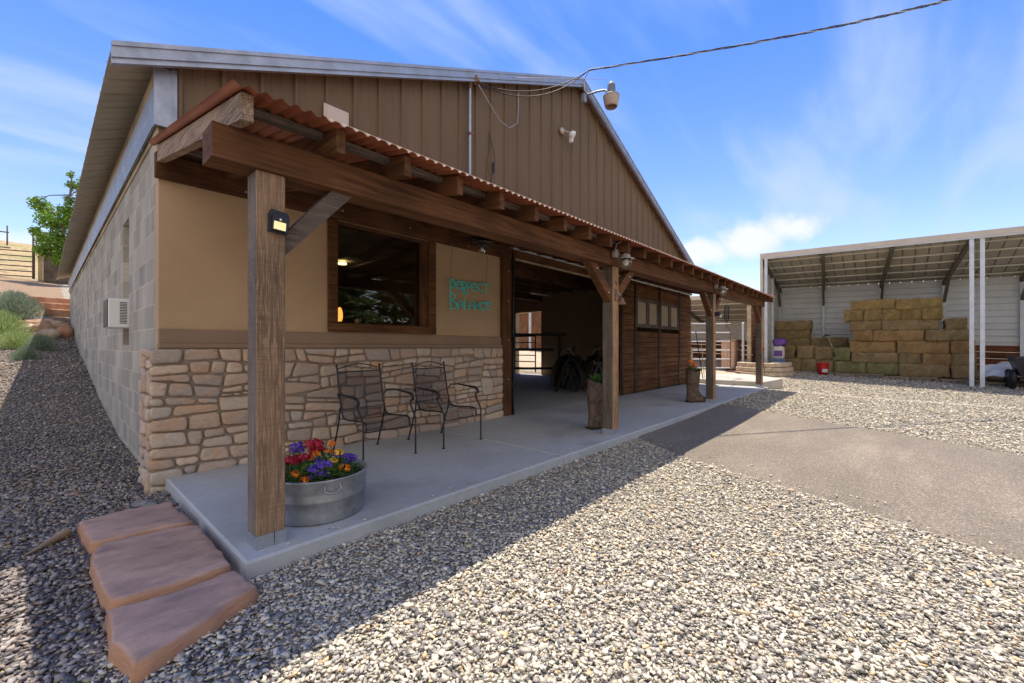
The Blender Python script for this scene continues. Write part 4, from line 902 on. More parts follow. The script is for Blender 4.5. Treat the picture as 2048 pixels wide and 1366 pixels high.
MB().lathe((5.7, -0.12, 4.88), [(0.035, 0), (0.07, 0.03), (0.075, 0.08), (0.06, 0.095), (0, 0.1)], 16, axis=(0.5, -0.8, -0.5)).box((5.69, -0.18, 4.72), (5.73, -0.12, 4.8)).build('lamp_head', 'white_plastic', t)
pbr('yard_housing', (0.16, 0.17, 0.2), (0.2, 0.21, 0.24), 5, 0.5)
t = thing('yard_light', 'barn yard light on a curved arm at the peak of the gable', 'lamp', (6.1, -0.2, 5.7))
ARM = [(6.1, -0.16, 6.02), (6.1, -0.18, 5.82), (6.12, -0.25, 5.72), (6.14, -0.4, 5.72), (6.14, -0.50, 5.70), (6.15, -0.58, 5.68), (6.16, -0.64, 5.62)]
MB().tube(ARM, 0.018, 10).box((6.06, -0.2, 5.6), (6.14, -0.14, 5.75)).build('arm', 'galvanized', t)
L0 = (6.16, -0.70, 5.46)
MB().lathe(L0, [(0.0, 0.33), (0.02, 0.33), (0.03, 0.31), (0.035, 0.285)], 14).build('photocell', 'petal_yellow', t)
MB().lathe(L0, [(0.0, 0.29), (0.055, 0.285), (0.07, 0.27), (0.075, 0.12), (0.08, 0.1), (0.145, 0.075), (0.147, 0.055)], 22).build('housing', 'yard_housing', t)
MB().lathe(L0, [(0.145, 0.055), (0.142, 0.04), (0.115, -0.10), (0.10, -0.13), (0.095, -0.12), (0.12, 0.0), (0.13, 0.055)], 22).build('reflector', 'lamp_tan', t)

# cables
def sag(a, b, s, n=40):
    a = Vector(a); b = Vector(b); return [a.lerp(b, i/n)-Vector((0, 0, s*4*(i/n)*(1-i/n))) for i in range(n+1)]
t = thing('power_cable', 'twisted power cable coming in from the upper right sky to the gable', 'cable', (5.1, -1.2, 6.3))
A = Vector((5.0, -0.62, 5.45)); B = Vector((13.8, -7.6, 9.35))
def onray(x, y, dist):
    d = dirpx(x, y); return Vector((CX, CY, CZ))+d*dist
PA = onray(1178, 140, 8.3); PC = onray(2150, -80, 26)
cen = sag(PA, PC, 0.3, 260)
for k, mt, rr in ((0, 'cable_gray', 0.006), (1, 'cable_black', 0.008), (2, 'cable_black', 0.008)):
    pts = []
    for i, p in enumerate(cen):
        a = i*0.27+k*2.1; d = Vector((0.6, -0.6, 0.3)).normalized(); u = Vector((0, 0, 1)); w_ = d.cross(u).normalized(); r_ = 0.012
        pts.append(p+(u*math.cos(a)+w_*math.sin(a))*r_*(0.8+1.1*i/160))
    MB().tube(pts, [rr*(0.8+1.1*i/160) for i in range(len(pts))], 6).build('strand', mt, t)
hd = Vector((3.38, -0.15, 4.7)); tie = Vector((6.04, -0.18, 5.93))
MB().tube([PA, tie], 0.006, 6).build('strand', 'cable_gray', t)
for dz, mx_ in ((0.0, 0.22), (0.05, 0.3)):
    mid = Vector((5.0, -0.28, 5.05+dz)); pts = []
    for i in range(13): 
        q = i/12; p = hd.lerp(PA, q); p = Vector((p.x, p.y, p.z-mx_*4*q*(1-q)*1.0)); pts.append(p)
    MB().tube(pts, 0.007, 6).build('strand', 'cable_black', t)
single(MB().tube([(3.4, -0.16, 4.68), (3.55, -0.2, 4.5), (3.8, -0.2, 4.32), (4.0, -0.2, 4.3), (4.2, -0.18, 4.45), (4.25, -0.16, 4.75), (4.25, -0.15, 4.95)], 0.006, 6), 'loose_wire', 'cable_gray', (3.9, -0.2, 4.3), 'loose loop of thin pale wire drooping on the gable near the conduit mast', 'wire')
single(MB().tube([(3.72, -0.05, 4.2), (3.7, -0.06, 3.9), (3.64, -0.06, 3.5), (3.62, -0.06, 2.72)], 0.005, 6).tube([(3.72, -0.05, 4.15), (3.8, -0.06, 3.95), (3.84, -0.06, 3.8), (3.76, -0.06, 3.5), (3.74, -0.06, 2.74)], 0.005, 6).box((3.79, -0.07, 3.62), (3.82, -0.05, 3.76)), 'hanging_wire', 'cable_black', (3.7, -0.06, 3.5), 'pair of thin dark wires hanging down the gable right of the conduit', 'wire')
single(MB().tube(sag((6.0, -0.2, 6.02), onray(1900, 20, 30), 0.5), 0.006, 5) if False else MB().tube([(4.1, -0.18, 5.1), (6.1, -0.6, 5.85)], 0.005, 5), 'thin_wire', 'cable_gray', (4.1, -0.18, 5.1), 'thin straight wire running up along the gable trim to the yard light', 'wire')
single(MB().tube(sag((60, 12, 11.2), (20, 9.0, 4.9), 0.4), 0.02, 5), 'telephone_wire', 'cable_gray', (40, 10, 7), 'thin wire crossing the sky between barn and hay shed', 'wire')

# things at the window
t = thing('salt_lamp', 'glowing orange salt lamp behind the left edge of the window', 'lamp', (1.56, 0.115, 1.31))
mb = MB(); mb.ball((1.56, 0.12, 1.40), 0.04, 12, (0.9, 0.6, 2.1), 0.06); mb.build('salt_rock', 'salt_lamp_glow', t); MB().lathe((1.56, 0.12, 1.312), [(0.04, 0), (0.042, 0.012), (0.03, 0.016)], 14).build('base', 'stained_wood_x', t)
t = thing('potted_plant', 'small spiky plant in a white pot on the window sill', 'plant', (1.78, 0.115, 1.31))
MB().lathe((1.78, 0.13, 1.312), [(0.03, 0), (0.036, 0.05), (0.032, 0.05)], 14).build('pot', 'white_plastic', t)
mb = MB()
for i in range(12): mb.tube([(1.78, 0.13, 1.36), (1.78+random.uniform(-.035, .035), 0.12, 1.43+random.uniform(0, .05)), (1.78+random.uniform(-.06, .06), 0.12, 1.46+random.uniform(0, .06))], [0.005, 0.004, 0.001], 5)
mb.build('leaves', 'foliage_green', t)

# air conditioner in the block wall
t = thing('air_conditioner', 'white window air conditioner poking out of the gray block wall', 'air conditioner', (-0.08, 1.97, 1.25))
MB().box((-0.16, 1.752, 1.255), (0.09, 2.19, 1.565), bev=0.008).build('casing', 'white_plastic', t)
mb = MB()
for k in range(14): mb.box((-0.07, 1.749, 1.30+k*0.017), (-0.012, 1.751, 1.308+k*0.017))
mb.build('side_louver', 'dark_plastic', t)
MB().box((-0.166, 1.76, 1.262), (-0.161, 2.18, 1.558)).build('rear_grille', 'dark_plastic', t)

# ================================================================ chairs
def make_chair():
    t = thing('patio_chair', 'x', 'chair', (0, 0, 0), 0, 'wrought iron chairs on the porch')
    w = 0.235
    # side profile of seat and back in (y,z); -y is the front
    prof = [(0.17, 0.80), (0.145, 0.66), (0.115, 0.52), (0.085, 0.42), (0.06, 0.375), (0.02, 0.355), (-0.05, 0.352), (-0.2, 0.362), (-0.3, 0.366), (-0.34, 0.355), (-0.36, 0.32), (-0.362, 0.275)]
    def resample(p, n):
        L = [0]
        for i in range(1, len(p)): L.append(L[-1]+math.dist(p[i], p[i-1]))
        q = np.linspace(0, L[-1], n); return [(float(np.interp(s_, L, [a[0] for a in p])), float(np.interp(s_, L, [a[1] for a in p]))) for s_ in q], L[-1]
    P, L = resample(prof, 61)
    def lattice(i0, i1, name):
        mb = MB(); pts = P[i0:i1+1]; n = len(pts)-1; step = 0.0185; cell = L/60; slope = 1.9
        nu = int(2*w/step)
        for sgn in (1, -1):
            k = -int(n*cell/slope/step)-1
            while k <= nu+int(n*cell/slope/step)+1:
                path = []
                for j in range(n+1):
                    u = k*step+sgn*j*cell/slope
                    if 0 <= u <= 2*w: path.append((u-w, pts[j][0], pts[j][1]))
                if len(path) > 1:
                    tk = 0.0024
                    for a, b_ in zip(path[:-1:2], path[2::2]):
                        mb.add([(a[0]-tk, a[1], a[2]), (a[0]+tk, a[1], a[2]), (b_[0]+tk, b_[1], b_[2]), (b_[0]-tk, b_[1], b_[2])], [(0, 1, 2, 3)])
                k += 1
        mb.build(name, 'wrought_iron', t, True)
    lattice(0, 30, 'back_mesh'); lattice(30, 60, 'seat_mesh')
    fr = MB()
    for s_ in (-w, w): fr.tube([(s_, y, z) for y, z in [(0.185, 0.855), (0.178, 0.83)]+P], 0.008, 8)
    fr.tube([(-w, 0.172, 0.80), (w, 0.172, 0.80)], 0.006, 6); fr.tube([(-w, -0.362, 0.275), (w, -0.362, 0.275)], 0.006, 6); fr.tube([(-w, -0.05, 0.35), (w, -0.05, 0.35)], 0.004, 6); fr.tube([(-w, 0.09, 0.44), (w, 0.09, 0.44)], 0.004, 6)
    fr.tube([(-w, 0.18, 0.835)]+[(-w+2*w*i/12, 0.18, 0.832+0.045*math.sin(math.pi*i/12)**1.3) for i in range(13)]+[(w, 0.18, 0.835)], 0.006, 6)
    for s_ in (-w, w): fr.ball((s_, 0.186, 0.86), 0.013, 8, (1, 1, 1.2))
    fr.build('frame', 'wrought_iron', t, True)
    for s_ in (-1, 1):
        x = s_*(w+0.01); xo = s_*(w+0.045)
        MB().tube([(x, 0.12, 0.55), (x*1.1, 0.09, 0.6), (xo*1.08, 0.0, 0.605), (xo*1.08, -0.16, 0.592), (xo*1.06, -0.27, 0.585), (xo*1.05, -0.325, 0.56), (xo*1.05, -0.33, 0.525), (xo*1.05, -0.30, 0.515)], [0.006, 0.008, 0.009, 0.01, 0.014, 0.016, 0.014, 0.008], 8).build('armrest', 'wrought_iron', t, True)
        lg = MB().tube([(xo*1.05, -0.29, 0.52), (xo, -0.31, 0.47), (xo, -0.36, 0.40), (xo, -0.39, 0.35), (xo, -0.39, 0.01)], 0.0085, 8).lathe((xo, -0.39, 0), [(0.018, 0), (0.018, 0.006), (0.01, 0.009)], 10); lg.tube([(xo, -0.385, 0.285), (s_*w, -0.36, 0.28)], 0.006, 6); lg.build('leg', 'wrought_iron', t, True)
        lg = MB().tube([(x, 0.10, 0.46), (x, 0.11, 0.35), (x, 0.17, 0.18), (x, 0.235, 0.01)], 0.0085, 8).lathe((x, 0.235, 0), [(0.018, 0), (0.018, 0.006), (0.01, 0.009)], 10); lg.tube([(x, 0.115, 0.35), (s_*w, 0.04, 0.356)], 0.006, 6); lg.build('leg', 'wrought_iron', t, True)
    return t
ch = make_chair(); ch.location = (1.54, -0.53, 0); ch.rotation_euler.z = R(1); ch['label'] = 'black wrought iron mesh armchair nearest the flower tub'
c2 = copy_tree(ch); c2.location = (2.39, -0.57, 0); c2.rotation_euler.z = R(3); c2['label'] = 'black wrought iron mesh armchair farther right, below the window and nearest the doorway'

# ================================================================ flower tub
TX, TY = 0.56, -1.66
t = thing('washtub', 'round galvanized washtub standing on the porch slab by the nearest post', 'tub', (TX, TY, 0))
MB().lathe((TX, TY, 0), [(0.0, 0.006), (0.262, 0.004), (0.27, 0.012), (0.275, 0.06), (0.279, 0.13), (0.284, 0.135), (0.28, 0.142), (0.285, 0.165), (0.281, 0.172), (0.285, 0.19), (0.289, 0.25), (0.293, 0.256), (0.293, 0.264), (0.285, 0.266), (0.28, 0.2), (0.0, 0.2)], 48).build('tub_body', 'tub_galvanized', t)
a = R(-100); hx, hy = TX+0.29*math.cos(a), TY+0.29*math.sin(a)
MB().tube([(hx-0.045, hy, 0.235), (hx-0.05, hy-0.012, 0.21), (hx-0.02, hy-0.016, 0.19), (hx+0.02, hy-0.016, 0.19), (hx+0.05, hy-0.012, 0.21), (hx+0.045, hy, 0.235)], 0.0055, 8).build('handle', 'tub_galvanized', t)
MB().lathe((TX, TY, 0), [(0.0, 0.218), (0.15, 0.222), (0.279, 0.212)], 30).build('soil', 'soil', t)
def flowerhead(mb, c, r, n=26, up=(0, -0.3, 1), flat=0.6):
    q = Vector((0, 0, 1)).rotation_difference(Vector(up))
    for i in range(n):
        th = math.acos(1-random.random()*1.15); ph_ = random.random()*2*math.pi; d = q @ Vector((math.sin(th)*math.cos(ph_), math.sin(th)*math.sin(ph_), math.cos(th)*flat))
        p = Vector(c)+d*r*random.uniform(0.75, 1.05); u = d.orthogonal().normalized(); w_ = d.cross(u); a = random.random()*6.3; uu = (u*math.cos(a)+w_*math.sin(a)); vv = d.cross(uu)+d*random.uniform(-.6, .6); s_ = r*0.38
        mb.add([p-uu*s_, p-vv*s_*0.9, p+uu*s_, p+vv*s_*0.9], [(0, 1, 2, 3)])
def leaf(mb, p, d, L, w_):
    d = Vector(d).normalized(); s_ = d.cross(Vector((0, 0, 1))); s_ = s_.normalized() if s_.length > .01 else Vector((1, 0, 0)); p = Vector(p)
    mb.add([p, p+d*L*0.5+s_*w_, p+d*L-Vector((0, 0, L*0.15)), p+d*L*0.5-s_*w_], [(0, 1, 2, 3)])
def bush(mb, c, r, h, n, L=0.03, w_=0.008):
    for i in range(n):
        a = random.random()*6.3; rr = r*math.sqrt(random.random()); z = h*random.random()*(1-(rr/r)**2*0.6); leaf(mb, (c[0]+rr*math.cos(a), c[1]+rr*math.sin(a), c[2]+z), (math.cos(a)+random.uniform(-.6, .6), math.sin(a)+random.uniform(-.6, .6), random.uniform(0.1, 1.3)), L*random.uniform(.7, 1.4), w_)
def place(ang, rad): return TX+rad*math.cos(R(ang)), TY+rad*math.sin(R(ang))
def flower(kind, heads, fol, label, mat, folmat='foliage_green'):
    c = (sum(h[0] for h in heads)/len(heads), sum(h[1] for h in heads)/len(heads), 0.215)
    t = thing(kind, label, 'flower', c, 0, 'flowers planted in the washtub')
    mb = MB(); 
    for x, y, z, r in heads: flowerhead(mb, (x, y, z), r)
    mb.build('blooms', mat, t)
    mb = MB(); 
    for x, y, z, r in heads: mb.tube([(x, y, z), (x*0.7+c[0]*0.3, y*0.7+c[1]*0.3, 0.215)], 0.0025, 5)
    bush(mb, c, fol[0], fol[1], fol[2]); mb.build('foliage', folmat, t)
def cluster(cx, cy, cz, sp, n, r, zs=0.02): return [(cx+random.uniform(-sp, sp), cy+random.uniform(-sp, sp), cz+random.uniform(-zs, zs), r) for _ in range(n)]
flower('red_flower', cluster(0.40, -1.64, 0.355, 0.075, 13, 0.032, 0.035), (0.09, 0.1, 60), 'large crimson flower cluster at the left of the washtub', 'petal_red')
flower('red_flower', cluster(0.57, -1.53, 0.385, 0.055, 11, 0.031, 0.035), (0.08, 0.1, 50), 'crimson flower cluster at the back centre of the washtub', 'petal_red')
flower('purple_flower', cluster(0.48, -1.48, 0.385, 0.05, 12, 0.02, 0.03), (0.08, 0.09, 50), 'violet flower cluster at the back left behind the crimson blooms', 'petal_purple')
flower('purple_flower', cluster(0.50, -1.80, 0.305, 0.06, 26, 0.02, 0.04), (0.08, 0.07, 60), 'violet flower cluster spilling over the front rim of the washtub', 'petal_purple')
flower('purple_flower', cluster(0.74, -1.65, 0.31, 0.055, 20, 0.019, 0.04), (0.08, 0.06, 60), 'violet flower cluster at the right rim of the washtub', 'petal_purple')
for x, y, z, r_, m_, lb in ((0.36, -1.79, 0.30, 0.027, 'petal_orange', 'orange marigold at the far left front of the washtub'), (0.395, -1.84, 0.268, 0.029, 'petal_orange', 'orange marigold low over the left front rim of the washtub'),
    (0.635, -1.85, 0.29, 0.033, 'petal_orange', 'biggest orange marigold at the front right rim of the washtub'), (0.50, -1.66, 0.345, 0.027, 'petal_orange', 'deep orange marigold right beside the crimson cluster'),
    (0.55, -1.64, 0.36, 0.026, 'petal_orange', 'deep orange marigold in the centre of the washtub'), (0.69, -1.55, 0.385, 0.031, 'petal_orange', 'tallest orange marigold at the back right of the washtub'),
    (0.64, -1.62, 0.35, 0.026, 'petal_orange', 'red-orange marigold below the tallest one'), (0.675, -1.68, 0.35, 0.033, 'petal_yellow', 'large yellow-orange marigold right of the middle'), (0.62, -1.73, 0.32, 0.025, 'petal_yellow', 'small yellow marigold between the lime leaves and the big orange bloom')):
    flower('marigold', [(x, y, z, r_)], (0.035, 0.06, 30), lb, m_)
t = thing('leafy_plant', 'lime and green leafy filler plant among the washtub flowers', 'plant', (TX, TY, 0.215))
mb = MB(); bush(mb, (0.50, -1.74, 0.225), 0.13, 0.09, 160, 0.04, 0.014); bush(mb, (0.61, -1.72, 0.225), 0.06, 0.1, 60, 0.04, 0.014); mb.build('lime_leaves', 'foliage_lime', t)
mb = MB(); bush(mb, (TX, TY, 0.22), 0.25, 0.09, 520, 0.035, 0.008); bush(mb, (0.64, -1.5, 0.22), 0.07, 0.17, 150, 0.035, 0.01); mb.build('green_leaves', 'foliage_green', t)

# ================================================================ boot planters
def make_boot(label):
    t = thing('boot_planter', label, 'planter', (0, 0, 0), 0, 'cowboy boot planters on the porch')
    mb = MB(); n = 20; P = []
    # stacked oval sections: (z, centre x, half length x, half width y)
    sec = [(0.03, 0.09, 0.21, 0.075), (0.06, 0.09, 0.215, 0.08), (0.10, 0.075, 0.20, 0.08), (0.14, 0.03, 0.15, 0.078), (0.18, 0.0, 0.115, 0.077), (0.24, -0.015, 0.10, 0.08), (0.32, -0.015, 0.108, 0.09), (0.42, -0.01, 0.118, 0.1), (0.52, -0.005, 0.125, 0.105), (0.575, 0.0, 0.12, 0.103), (0.60, 0.0, 0.128, 0.11), (0.585, 0.0, 0.11, 0.09), (0.54, 0, 0.1, 0.085)]
    for si, (z, cx, a, b_) in enumerate(sec):
        for k in range(n):
            th = 2*math.pi*k/n; ex = math.cos(th); tz = z
            if si >= 9: tz = z-0.05*abs(math.sin(th))**1.5+0.02
            taper = 1-0.35*max(0, ex)**2 if si < 4 else 1
            P.append((cx+a*ex, b_*math.sin(th)*taper, tz-(0.03*max(0, ex) if si in (2, 3) else 0)))
    F = [(i*n+k, i*n+(k+1) % n, (i+1)*n+(k+1) % n, (i+1)*n+k) for i in range(len(sec)-1) for k in range(n)]
    mb.add(P, F, True); mb.add(P[:n], [tuple(range(n))[::-1]]); mb.build('boot_shaft', 'boot_leather', t, True)
    mb = MB(); mb.prism([(0.09+0.218*math.cos(2*math.pi*k/20), 0.083*math.sin(2*math.pi*k/20)*(1-0.3*max(0, math.cos(2*math.pi*k/20)))) for k in range(20)], 0.018, 0.034); mb.prism([(-0.125, -0.06), (-0.02, -0.068), (-0.02, 0.068), (-0.125, 0.06)], 0.0, 0.019); mb.build('boot_sole', 'saddle_leather', t, True)
    MB().lathe((0, 0, 0.545), [(0, 0.01), (0.1, 0)], 16, ay=0.85).build('soil', 'soil', t, True)
    mb = MB(); bush(mb, (0.0, 0.0, 0.55), 0.1, 0.14, 170, 0.05, 0.014); mb.build('foliage', 'foliage_green', t, True)
    return t
b1 = make_boot('worn brown cowboy boot planter behind the second porch post'); b1.location = (4.13, -1.60, 0); b1.rotation_euler.z = R(-20); b1.scale = (1.1, 1.1, 1.03)
b2 = copy_tree(b1); b2.location = (7.62, -1.63, 0); b2.rotation_euler.z = R(-38); b2['label'] = 'worn brown cowboy boot planter with orange blooms beside the third porch post'
mb = MB(); flowerhead(mb, (7.56, -1.61, 0.76), 0.055, 40); flowerhead(mb, (7.62, -1.66, 0.70), 0.05, 40); flowerhead(mb, (7.65, -1.60, 0.67), 0.04, 30); mb.tube([(7.56, -1.61, .76), (7.6, -1.63, .6)], .004, 5)
single(mb, 'marigold', 'petal_orange', (7.6, -1.62, 0.66), 'orange marigold blooms in the farther boot planter', 'flower')
mb = MB(); flowerhead(mb, (4.12, -1.5, 0.62), 0.025, 24); flowerhead(mb, (4.09, -1.54, 0.6), 0.025, 24)
single(mb, 'geranium', 'petal_red', (4.1, -1.52, 0.6), 'dull red blooms in the boot planter behind the second post', 'flower')

m_ = M['sandstone']; nt = m_.node_tree; b = nt.nodes['Principled BSDF']; lk = b.inputs['Base Color'].links[0].from_socket
gm = N(nt, 'ShaderNodeNewGeometry'); sp_ = N(nt, 'ShaderNodeSeparateXYZ'); nt.links.new(gm.outputs['Normal'], sp_.inputs[0])
sd2 = ramp(nt, mth(nt, 'ADD', sp_.outputs[2], mth(nt, 'MULTIPLY', mth(nt, 'SUBTRACT', noise(nt, coords(nt), 7, 5, 0.6), 0.5), 0.5)), [(0.2, (0.85, 0.85, 0.85)), (0.7, (0, 0, 0))])
nt.links.new(mixc(nt, sd2, lk, (0.54, 0.28, 0.15)), b.inputs['Base Color'])
# ================================================================ stone steps and loose stones
def slabstone(name, poly, z0, z1, mat, label, cat, seed, group=None, bev=0.016, tilt=(0, 0)):
    r = random.Random(seed); n = len(poly); pts = []
    for i in range(n):
        p, q = poly[i], poly[(i+1) % n]; k = max(2, int(math.dist(p, q)/0.045))
        for j in range(k): pts.append((p[0]+(q[0]-p[0])*j/k+r.uniform(-.009, .009), p[1]+(q[1]-p[1])*j/k+r.uniform(-.009, .009)))
    cx = sum(p[0] for p in pts)/len(pts); cy = sum(p[1] for p in pts)/len(pts); n = len(pts); mb = MB(); P = []
    for z, ins in ((z0, 0.0), (z0+(z1-z0)*0.5, -0.006), (z1-bev*1.1, 0.003), (z1-bev*0.35, bev*0.35), (z1-0.002, bev*1.0), (z1, bev*3.0)):
        for x, y in pts:
            L = math.hypot(x-cx, y-cy); kk = max(0.2, 1-ins/L); X_2 = cx+(x-cx)*kk; Y_2 = cy+(y-cy)*kk
            P.append((X_2, Y_2, z+r.uniform(-.0035, .0035)+(tilt[0]*(X_2-cx)+tilt[1]*(Y_2-cy) if z > z0 else 0)))
    P.append((cx, cy, z1)); m_ = 6
    mb.add(P, [(k*n+i, k*n+(i+1) % n, (k+1)*n+(i+1) % n, (k+1)*n+i) for k in range(m_-1) for i in range(n)]+[((m_-1)*n+i, (m_-1)*n+(i+1) % n, m_*n) for i in range(n)], True)
    return single(mb, name, mat, (cx, cy, z0), label, cat, group)
G = 'red sandstone steps beside the porch slab'
slabstone('sandstone_step', [(-0.475, -0.66), (-0.30, -0.60), (-0.03, -0.63), (-0.005, -1.17), (-0.2, -1.13), (-0.45, -1.1)], -0.14, -0.03, 'sandstone', 'smallest red sandstone step, farthest back by the stone corner', 'step', 1, G)
slabstone('sandstone_step', [(-0.455, -1.28), (-0.40, -1.2), (-0.06, -1.235), (0.0, -1.3), (-0.012, -1.98), (-0.2, -1.99), (-0.44, -1.95), (-0.47, -1.6)], -0.13, -0.015, 'sandstone', 'largest red sandstone step, between the two others', 'step', 2, G)
slabstone('sandstone_step', [(-0.455, -2.02), (-0.2, -2.05), (-0.01, -2.045), (0.01, -2.28), (-0.18, -2.37), (-0.42, -2.49), (-0.47, -2.28)], -0.14, -0.02, 'sandstone', 'red sandstone step nearest the camera with a thick front edge', 'step', 3, G)
def rock(name, c, s, mat, label, seed, group=None, rot=0, cat='rock'):
    r = random.Random(seed); mb = MB(); n = 10; P = []; ph_ = [r.uniform(0, 6) for _ in range(6)]
    for i in range(8):
        th = math.pi*i/7
        for k in range(n):
            a = 2*math.pi*k/n; q = 1+0.13*math.sin(2*a+ph_[0]+th)+0.1*math.sin(3*a+ph_[1])+0.1*math.sin(3*th+ph_[2]+a)+r.uniform(-.05, .05)
            x = s[0]*q*math.sin(th)*math.cos(a); y = s[1]*q*math.sin(th)*math.sin(a)
            P.append((c[0]+x*math.cos(rot)-y*math.sin(rot), c[1]+x*math.sin(rot)+y*math.cos(rot), c[2]+s[2]*q*math.cos(th)))
    mb.add(P, [(i*n+k, (i+1)*n+k, (i+1)*n+(k+1) % n, i*n+(k+1) % n) for i in range(7) for k in range(n)], True)
    return single(mb, name, mat, c, label, cat, group)
def gz(x, y): return float(ground(x, y))
for i, (x, y, s, mt, lb) in enumerate([(-0.10, -0.42, (0.035, 0.03, 0.022), 'gray_rock', 'small gray stone at the foot of the stone corner'), (-0.15, -0.33, (0.05, 0.035, 0.025), 'gray_rock', 'flat dark gray stone against the block wall corner'),
    (-0.14, -0.50, (0.025, 0.02, 0.02), 'pale_sandstone', 'small cream stone just behind the sandstone steps'), (-0.46, 0.35, (0.032, 0.025, 0.018), 'brown_rock', 'lone tan stone out in the shaded pebbles by the block wall')]):
    rock('loose_stone', (x, y, gz(x, y)+s[2]*0.6), s, mt, lb, 20+i)
single(MB().prism([(-0.34, -0.63), (-0.22, -0.42), (-0.19, -0.45), (-0.29, -0.66)], gz(-0.26, -0.5)+0.02, gz(-0.26, -0.5)+0.03), 'flat_stone', 'tarp_white', (-0.27, -0.52, gz(-0.26, -0.5)), 'thin pale blue-gray flake of stone behind the smallest step', 'stone')
single(MB().tube([(-0.70, -0.88, gz(-0.7, -0.9)+0.02), (-0.60, -0.74, gz(-0.6, -0.75)+0.03), (-0.53, -0.62, gz(-0.53, -0.62)+0.032)], [0.004, 0.018, 0.03], 8), 'wood_stake', 'driftwood', (-0.6, -0.75, gz(-0.6, -0.75)), 'tapered wooden stake lying on the pebbles left of the steps', 'stake')

# ================================================================ left bank
def shrub_mesh(n, r, h, seed, mat, name):
    rd = random.Random(seed); mb = MB()
    for i in range(n):
        a = rd.uniform(0, 6.283); e = rd.uniform(0.1, 1.5); d = Vector((math.cos(a)*math.cos(e), math.sin(a)*math.cos(e), math.sin(e)))
        tip = Vector((d.x*r, d.y*r, d.z*h))*rd.uniform(0.45, 1.05); root = Vector((d.x*r*0.15, d.y*r*0.15, 0)); L = rd.uniform(0.06, 0.14)
        dr = (d+Vector((rd.uniform(-.5, .5), rd.uniform(-.5, .5), rd.uniform(0, .8)))).normalized(); s_ = dr.cross(Vector((rd.uniform(-1, 1), rd.uniform(-1, 1), 0.3))).normalized()*0.007
        mb.add([tip-s_, tip+s_, tip+dr*L+s_*0.3], [(0, 1, 2)])
        if i % 4 == 0: mb.add([root, root+Vector((.006, 0, 0)), tip], [(0, 1, 2)])
    return mb.mesh(name, mat)
sm1 = shrub_mesh(5200, 0.62, 0.75, 1, 'sage_leaf', 'shrub'); sm2 = shrub_mesh(5200, 0.6, 0.75, 2, 'blue_sage_leaf', 'shrub')
for i, (x, y, s, me_, lb) in enumerate([(-2.2, 13.4, 1.05, sm1, 'large pale green shrub at the left edge below the pipe gate'), (-1.35, 12.2, 1.0, sm1, 'wide pale green sagebrush at the front of the bank'), (-1.05, 10.9, 0.55, sm1, 'small bright green shrub half in the barn shadow'),
    (-1.15, 15.2, 1.1, sm2, 'dark blue-green sagebrush just below the pipe gate'), (-0.62, 10.6, 0.5, sm2, 'dark green shrub in the shade beside the boulders'), (-0.85, 9.3, 0.38, sm2, 'lowest small shrub at the edge of the barn shadow')]):
    o = bpy.data.objects.new('sagebrush', me_); COL.objects.link(o); o.location = (x, y, gz(x, y)-0.03); o.scale = (s, s, s); o.rotation_euler.z = i*1.3; tag(o, lb, 'shrub', 'sagebrush on the bank left of the barn')
RK = [(-0.48, 12.6, (.28, .2, .17), 'pale_sandstone', 'white boulder lowest on the bank near the block wall'), (-0.18, 12.9, (.2, .2, .2), 'red_rock', 'reddish boulder touching the block wall, low on the bank'),
 (-0.55, 13.4, (.34, .22, .17), 'brown_rock', 'long brown boulder above the white one'), (-0.2, 13.7, (.2, .2, .17), 'brown_rock', 'brown boulder against the wall above the reddish one'), (-0.9, 13.5, (.22, .18, .14), 'pale_sandstone', 'pale rounded boulder next to the small green shrub'),
 (-0.75, 14.1, (.36, .24, .16), 'brown_rock', 'flat tan boulder in the middle of the bank'), (-0.4, 14.3, (.3, .2, .16), 'pale_sandstone', 'cream boulder in the middle of the bank near the wall'), (-0.7, 15.0, (.3, .22, .14), 'gray_rock', 'gray ledge rock below the red stone steps'), (-1.0, 15.3, (.3, .2, .14), 'gray_rock', 'gray ledge rock beside the blue-green sagebrush')]
for i, (x, y, s, mt, lb) in enumerate(RK): rock('boulder', (x, y, gz(x, y)+s[2]*0.45), s, mt, lb, 40+i, 'boulders on the bank left of the barn')
for i, (y, x0, lb) in enumerate([(15.75, -0.55, 'lowest red sandstone slab step at the far end of the barn'), (16.4, -0.7, 'middle red sandstone slab step at the far end of the barn'), (17.1, -0.95, 'topmost red sandstone slab step at the far end of the barn')]):
    z = 2.28+i*0.24
    slabstone('hillside_step', [(x0, y), (1.0, y+0.03), (1.0, y+0.8), (x0, y+0.8)], z-0.5, z, 'red_rock', lb, 'step', 60+i, 'red sandstone steps on the hillside', bev=0.05)
t = thing('pipe_gate', 'dark six bar pipe gate across the hillside at far left', 'gate', (-2.2, 27.5, 4.2))
ga, gb = Vector((-4.6, 28.4, 0)), Vector((-0.86, 26.3, 0)); zb0, zb1 = 4.55, 4.42
mb = MB()
for k in range(6):
    h = k*0.24
    mb.tube([(ga.x, ga.y, zb0+h), (gb.x, gb.y, zb1+h)], 0.026, 7)
mb.build('rails', 'dark_pipe', t)
for p, zb in ((ga, zb0), (gb, zb1)): MB().tube([(p.x, p.y, zb-0.1), (p.x, p.y, zb+1.26)], 0.05, 8).build('post', 'dark_pipe', t)
t = thing('board_gate', 'weathered wooden board gate in a pale timber frame beside the pipe gate', 'gate', (-0.4, 26, 4.1))
MB().beam((-0.62, 26.0, 4.25), (0.25, 25.2, 4.2), 0.04, 0.01).box((0, 0, 0), (0.001, 0.001, 0.001)).build('threshold', 'gray_wood_z', t)
mb = MB()
